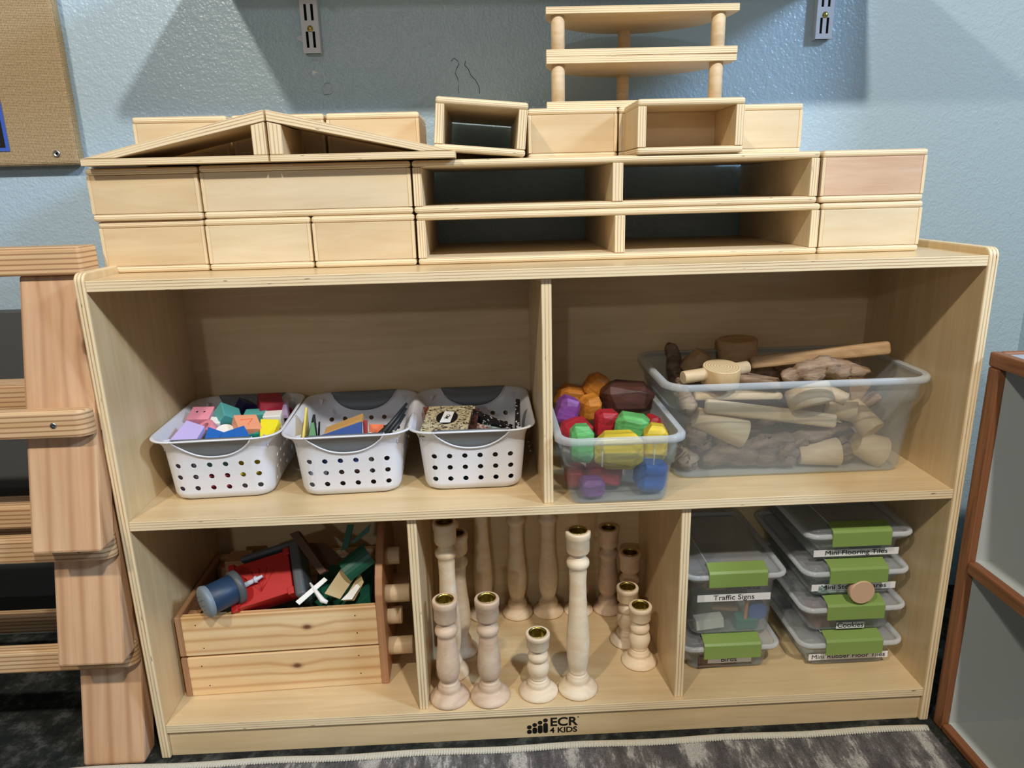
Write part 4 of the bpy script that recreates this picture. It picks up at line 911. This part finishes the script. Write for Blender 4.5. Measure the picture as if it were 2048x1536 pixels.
# contents of the crate
G4 = 'toys in the wooden crate'
hs = thing('toy_barn', 'red toy barn with grey roof lying in the wooden crate', 'toy', (.150, .108, .2400), (0, 0, 0), G4)
X_ = Vector((.0934, .012, .0226)).normalized(); Y_ = Vector((-.04, .054, .042)); Y_ = (Y_ - X_ * Y_.dot(X_)).normalized(); Z_ = X_.cross(Y_)
hs.rotation_euler = Matrix((X_, Y_, Z_)).transposed().to_euler()
B().box((-.046, -.036, -.030), (.050, .036, .006), 2, 0, .001, mi=(0, 0)).obj('wall', ['house_red'], hs)
for x_, y_ in ((-.049, -.040), (-.049, .028), (.042, -.040), (.042, .028)): B().box((x_, y_, -.014), (x_ + .010, y_ + .012, .0085), 2, 0, .0008, mi=(0, 0)).obj('corner_post', ['house_red'], hs)
rr = B()
for k in range(5): a_ = math.radians(50 + k * 20); rr.tube([(0, -.020, .0066), (.034 * math.cos(a_) * 1.1, -.020 + .040 * math.sin(a_), .0066)], .0006, 4)
rr.obj('ray_ridges', 'house_red', hs)
bl = B(); rnd = random.Random(5)
bl.box((.053, -.048, -.040), (.070, .050, .012), 0, 1, .005, mi=(0, 0), seg=3); bl.box((-.030, .042, -.02), (.055, .052, .006), 0, 1, .004, mi=(0, 0), seg=3)
bl.obj('roof', ['roof_grey'], hs)
B().tube([(-.030, -.004, .010), (-.018, -.003, .013), (-.002, -.001, .015), (.008, .001, .016)], [.0055, .0042, .0036, .0022], 12).lathe([(0, -.002), (.0055, -.002), (.0055, .002), (0, .002)], 16, Matrix.Translation((-.004, -.001, .0148)) @ Matrix.Rotation(PI / 2, 4, 'Y')).obj('spout', 'metal_white', hs)
sl = thing('toy_silo', 'blue toy silo with grey domed end leaning out of the crate', 'toy', (.080, .054, .239), (0, 0, 0), G4)
q_ = Vector((1, .95, .10)).to_track_quat('Z', 'Y'); sl.rotation_mode = 'QUATERNION'; sl.rotation_quaternion = q_
B().cyl((0, 0, 0), (0, 0, .056), .0235, .0235, 36).obj('barrel', 'navy_water', sl)
B().lathe([(.0245, .006), (.0262, .001), (.0256, -.002), (.021, -.0045), (.012, -.0060), (0, -.0065)], 36, cap=False).obj('dome', 'dome_grey', sl)
B().lathe([(.0238, .044), (.0270, .045), (.0275, .054), (.0240, .056)], 36, cap=False).obj('collar', 'roof_grey', sl)
dh = B()
for r_, n_ in ((.006, 4), (.0125, 8)):
    for k in range(n_): a_ = 2 * PI * k / n_ + r_ * 50; dh.cyl((r_ * math.cos(a_), r_ * math.sin(a_), -.0069), (r_ * math.cos(a_), r_ * math.sin(a_), -.0076), .0006, seg=8)
dh.obj('dome_holes', 'ink', sl)
def plate(name, label, cat, mat, pts, c, rot, th=.002, grp=G4):
    o = B().prism(pts, -th / 2, th / 2, 2, 0, .0003).obj(name, [mat, mat], None, c, [math.radians(q) for q in rot]); return tag(o, label, cat, grp)
def qs(name, label, cat, mat, pts, th=.003): return quad_slab(name, label, cat, mat, pts, th, G4, .0004)
pl = thing('toy_plane', 'white toy plane lying at the crate front edge', 'toy', (.236, .082, .234), (0, 0, 0), G4)
w_ = quad_slab('wing', None, None, 'toy_white', [(-.0237, -.014, -.0092), (-.0169, -.016, -.0151), (.0246, .008, .0136), (.0186, .013, .0155)], .0016); w_.parent = pl
B().tube([(-.004, .010, .008), (.004, .001, .002), (.018, -.010, -.012), (.026, -.012, -.015)], [.0016, .0030, .0045, .0030], 10).obj('fuselage', 'toy_white', pl)
qs('toy_wing', 'white plastic wing piece at the crate front right', 'toy', 'toy_white', [(.2834, .070, .2225), (.3013, .070, .2226), (.3128, .084, .2371), (.307, .089, .2389)], .0018)
qs('cardboard_panel', 'tan flat panel leaning in the crate', 'panel', 'box_tan', [(.2567, .078, .2307), (.2809, .076, .2203), (.308, .11, .2497), (.2857, .12, .2625)])
qs('cardboard_panel', 'second narrower tan panel right of the leaning one', 'panel', 'box_tan', [(.2843, .080, .2147), (.3024, .078, .216), (.3163, .098, .2358), (.3095, .108, .2474)])
pts = []
for i in range(9): a_ = -1.2 + i * .3; pts.append((.022 * math.sin(a_), .022 * math.cos(a_)))
o = B().prism(pts + [(x * .9, y * .9) for x, y in pts[::-1]], -.024, .024, 1, 0, .0004).obj('toy_roof', ['dark_green', 'dark_green'], None, (.308, .112, .262), (math.radians(35), math.radians(30), math.radians(-50))); tag(o, 'dark green curved toy roof at the crate right side', 'toy', G4)
qs('toy_sail', 'dark green blade pointing up, left of two above the green roof', 'toy', 'dark_green', [(.279, .12, .2812), (.2908, .12, .2864), (.3002, .14, .318), (.2889, .14, .3185)], .002)
qs('toy_sail', 'dark green blade pointing up to the right above the green roof', 'toy', 'dark_green', [(.2957, .12, .2965), (.3017, .12, .2939), (.326, .13, .3093), (.3282, .135, .3204)], .002)
qs('toy_beam', 'long dark brown beam slanting down behind the grey roof', 'toy', 'brown_dark_wood', [(.2467, .1, .2516), (.2574, .1, .2579), (.2044, .15, .3058), (.190, .15, .301)], .010)
qs('toy_board', 'dark wooden board leaning behind the brown beam', 'toy', 'brown_dark_wood', [(.2458, .125, .2446), (.2736, .135, .2645), (.2462, .165, .2718), (.2107, .165, .2781)], .006)
plate('toy_tray', 'dark green base lying deep in the crate', 'toy', 'dark_green', [(-.05, -.05), (.045, -.05), (.045, .05), (-.05, .05)], (.275, .145, .195), (20, 4, 3), .01)
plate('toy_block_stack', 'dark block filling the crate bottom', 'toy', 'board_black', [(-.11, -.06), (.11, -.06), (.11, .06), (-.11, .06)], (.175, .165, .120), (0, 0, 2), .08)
blk('wooden_cube', 'brown wooden cube standing at the crate back left', 'block', 'pine_dark', (.078, .215, .205), (.04, .04, .05), (0, 0, 3))

# ------------------------------------------------------------------ clear boxes with green latches
def latchbox(label, x, y, z, wb, wl, h, dep, lab, lab_w, lab_z, lab_h, tw, name='latch_box', lx=0, ts=.0105, tsx=1.25, lat_h=.0250):
    o = thing(name, label, 'box', (x, y, z), group='clear boxes with green latches')
    a, al = wb / 2, wl / 2; b_ = dep / 2; hl = .0185; hb = h - hl
    k = [(0, -.005), (.003, -.001), (.006, 0), (hb - .012, .003), (hb - .0115, .007), (hb, .007)]
    lp = [rrect(a + of, b_ - .012 + of, .014, zz) for zz, of in k]; li = [rrect(a + of - .0015, b_ - .012 + of - .0015, .013, max(zz, .0015)) for zz, of in k[::-1]]
    B().loft(lp + li).obj('body', 'clear_box', o)
    lid = [rrect(a + .005, b_ - .008, .014, hb + .0005), rrect(al, b_, .018, hb - .006), rrect(al + .001, b_ + .001, .018, hb + .008), rrect(al - .004, b_ - .004, .018, hb + .0135), rrect(al - .022, b_ - .018, .014, hb + .0125), rrect(al - .030, b_ - .024, .012, hl + hb)]
    B().loft(lid).obj('lid', 'clear_lid', o)
    B().tube([(p[0], p[1], p[2]) for p in rrect(al + .0005, b_ + .0005, .018, hb + .001)], .0042, 8, closed=True).obj('lid_lip', 'clear_box_rim', o)
    for xx in (-al + .035,): B().tube([(xx, -b_ + .012, h - .0005), (xx, b_ - .03, h - .0005)], .0008, 5).obj('lid_ridge', 'clear_box_rim', o)
    lt = B(); s_ = .047
    lt.prism([(-b_ - .0075, hb + .0115 - lat_h), (-b_ - .0068, hb + .0100), (-b_ - .0035, hb + .0135), (-b_ + .016, h + .0008), (-b_ + .016, h - .0015), (-b_ - .002, hb + .0105), (-b_ - .0045, hb + .0115 - lat_h)], -s_, s_, 0, 1, .0006)
    l_ = lt.obj('latch', ['latch_green', 'latch_green'], o, (lx, 0, 0)); l_['label'] = 'green plastic latch'
    if lab:
        yl = -b_ + .0100
        p_ = B().box((-lab_w / 2, yl - .0010, lab_z), (lab_w / 2, yl - .0003, lab_z + lab_h), 1, 0, 0).obj('paper_label', ['paper', 'paper'], o, (lx * .3, 0, 0))
        text(lab, ts, 'ink', p_, (0, yl - .0012, lab_z + lab_h * .52), width=tw)
    return o
YF = .172
latchbox('clear box labelled Birds under the Traffic Signs box', .9130, YF, ZB + .0003, .130, .160, .0655, .225, 'Birds', .076, .0135, .012, .026, ts=.0125)
tsb = latchbox('taller clear box labelled Traffic Signs on the Birds box', .9150, YF, ZB + .0662, .130, .160, .1310, .225, 'Traffic Signs', .120, .0640, .0125, .067, ts=.0125)
zz = ZB + .0003
for i, (lb, tx, lw, dx, lz, tw) in enumerate([('clear box labelled Mini Rubber Floor Tiles, at the bottom of the right stack', 'Mini Rubber Floor Tiles', .134, 0, .0130, .124),
        ('clear box labelled Cookies, second from the bottom', 'Cookies', .047, -.002, .0060, .043), ('clear box labelled Mini Stone Squares, second from the top', 'Mini Stone Squares', .138, -.004, .0120, .107),
        ('clear box labelled Mini Flooring Tiles, on top of the right stack', 'Mini Flooring Tiles', .138, -.006, .0080, .101)]):
    latchbox(lb, 1.1135 + dx, YF - .004, zz, .134, .168, .0652, .225, tx, lw, lz, .0115, tw, lx=-.002 if i else 0, ts=.0110 if i != 1 else .013)
    zz += .0657
tag(B().cyl((1.1145, .046, ZB + .0657 * 2 + .0175), (1.1145, .058, ZB + .0657 * 2 + .0175), .0200, seg=36, bev=.001).obj('wooden_disc', 'birch_pink'), 'round wooden disc leaning on the Cookies box latch', 'wood disc')
# contents of the boxes
def inbox(name, label, mat, c, d, rot=(0, 0, 0), cat='toy'): return blk(name, label, cat, mat, c, d, rot, .001, 'pieces inside the clear boxes')
inbox('toy_tub', 'teal base at the right inside the Traffic Signs box', 'toy_green', (.944, .088, .140), (.036, .02, .020), (10, 0, 0))
inbox('toy_sign', 'teal board at the left inside the Traffic Signs box', 'dark_green', (.875, .105, .176), (.040, .02, .024), (10, 0, 0))
inbox('sign_plank', 'pinkish plank lying inside the Traffic Signs box', 'pine_dark', (.908, .095, .166), (.046, .018, .010), (0, 12, 6))
inbox('sign_block', 'white grooved block in the box bottom corner', 'toy_white', (.880, .083, .145), (.046, .020, .018), (0, -6, 0))
inbox('sign_post', 'pale upright post inside the Traffic Signs box', 'toy_peach', (.941, .080, .168), (.005, .005, .040), (0, 3, 0))
inbox('sign_plate', 'brown plate behind the post inside the box', 'brown_dark_wood', (.925, .12, .176), (.060, .01, .030), (0, 0, 0))
tag(B().cyl((.962, .080, .160), (.962, .092, .160), .016, seg=28).obj('round_sign', 'toy_blue'), 'blue round sign at the right inside the Traffic Signs box', 'toy')
sg = thing('traffic_sign', 'yellow sign with black lights inside the Traffic Signs box', 'toy', (.888, .082, .212))
B().prism([(-.022, 0), (-.014, .008), (.014, .008), (.022, 0), (.014, -.008), (-.014, -.008)], -.001, .001, 1).obj('plate', ['board_tan', 'board_tan'], sg)
B().box((-.015, -.0016, -.004), (.015, -.0010, .004), 1, 0, 0).obj('light_panel', ['ink', 'ink'], sg)
B().cyl((0, -.0020, 0), (0, -.0014, 0), .0032, seg=16).obj('lamp_dot', 'pale_yellow', sg)
bi = thing('bicycle_sign', 'black sign with a white bicycle inside the Traffic Signs box', 'toy', (.944, .082, .212))
B().box((-.018, -.001, -.010), (.018, .001, .010), 1, 0, 0).obj('plate', ['board_black', 'board_black'], bi)
by = B()
for xx in (-.008, .008): by.tube([(xx + .0045 * math.cos(i * PI / 8), -.0016, -.003 + .0045 * math.sin(i * PI / 8)) for i in range(16)], .0006, 4, closed=True)
by.tube([(-.008, -.0016, -.003), (-.003, -.0016, .004), (.006, -.0016, .004), (0, -.0016, -.003), (-.003, -.0016, .004)], .0006, 4); by.tube([(.008, -.0016, -.003), (.006, -.0016, .004), (.005, -.0016, .006)], .0006, 4)
by.obj('bicycle_symbol', 'toy_white', bi)
for k, (c, d, m_, lb) in enumerate([((1.08, .10, .068), (.06, .05, .006), 'toy_white', 'pale flooring sample in the bottom right box'), ((1.135, .10, .069), (.05, .05, .008), 'roof_grey', 'grey rubber sample in the bottom right box'),
    ((1.075, .10, .140), (.04, .05, .022), 'board_red', 'reddish cookie pieces in the Cookies box'), ((1.075, .09, .206), (.05, .05, .014), 'granite_teal', 'grey stone squares in the second box from the top'),
    ((1.085, .10, .266), (.055, .06, .004), 'toy_white', 'pale tile sample in the top right box'), ((1.13, .12, .268), (.05, .08, .008), 'board_blue', 'dark blue tile sample in the top right box'), ((.905, .12, .078), (.09, .10, .02), 'driftwood', 'brown pieces in the Birds box')]):
    inbox('tile_sample', lb, m_, c, d, (0, 0, 3), 'sample')
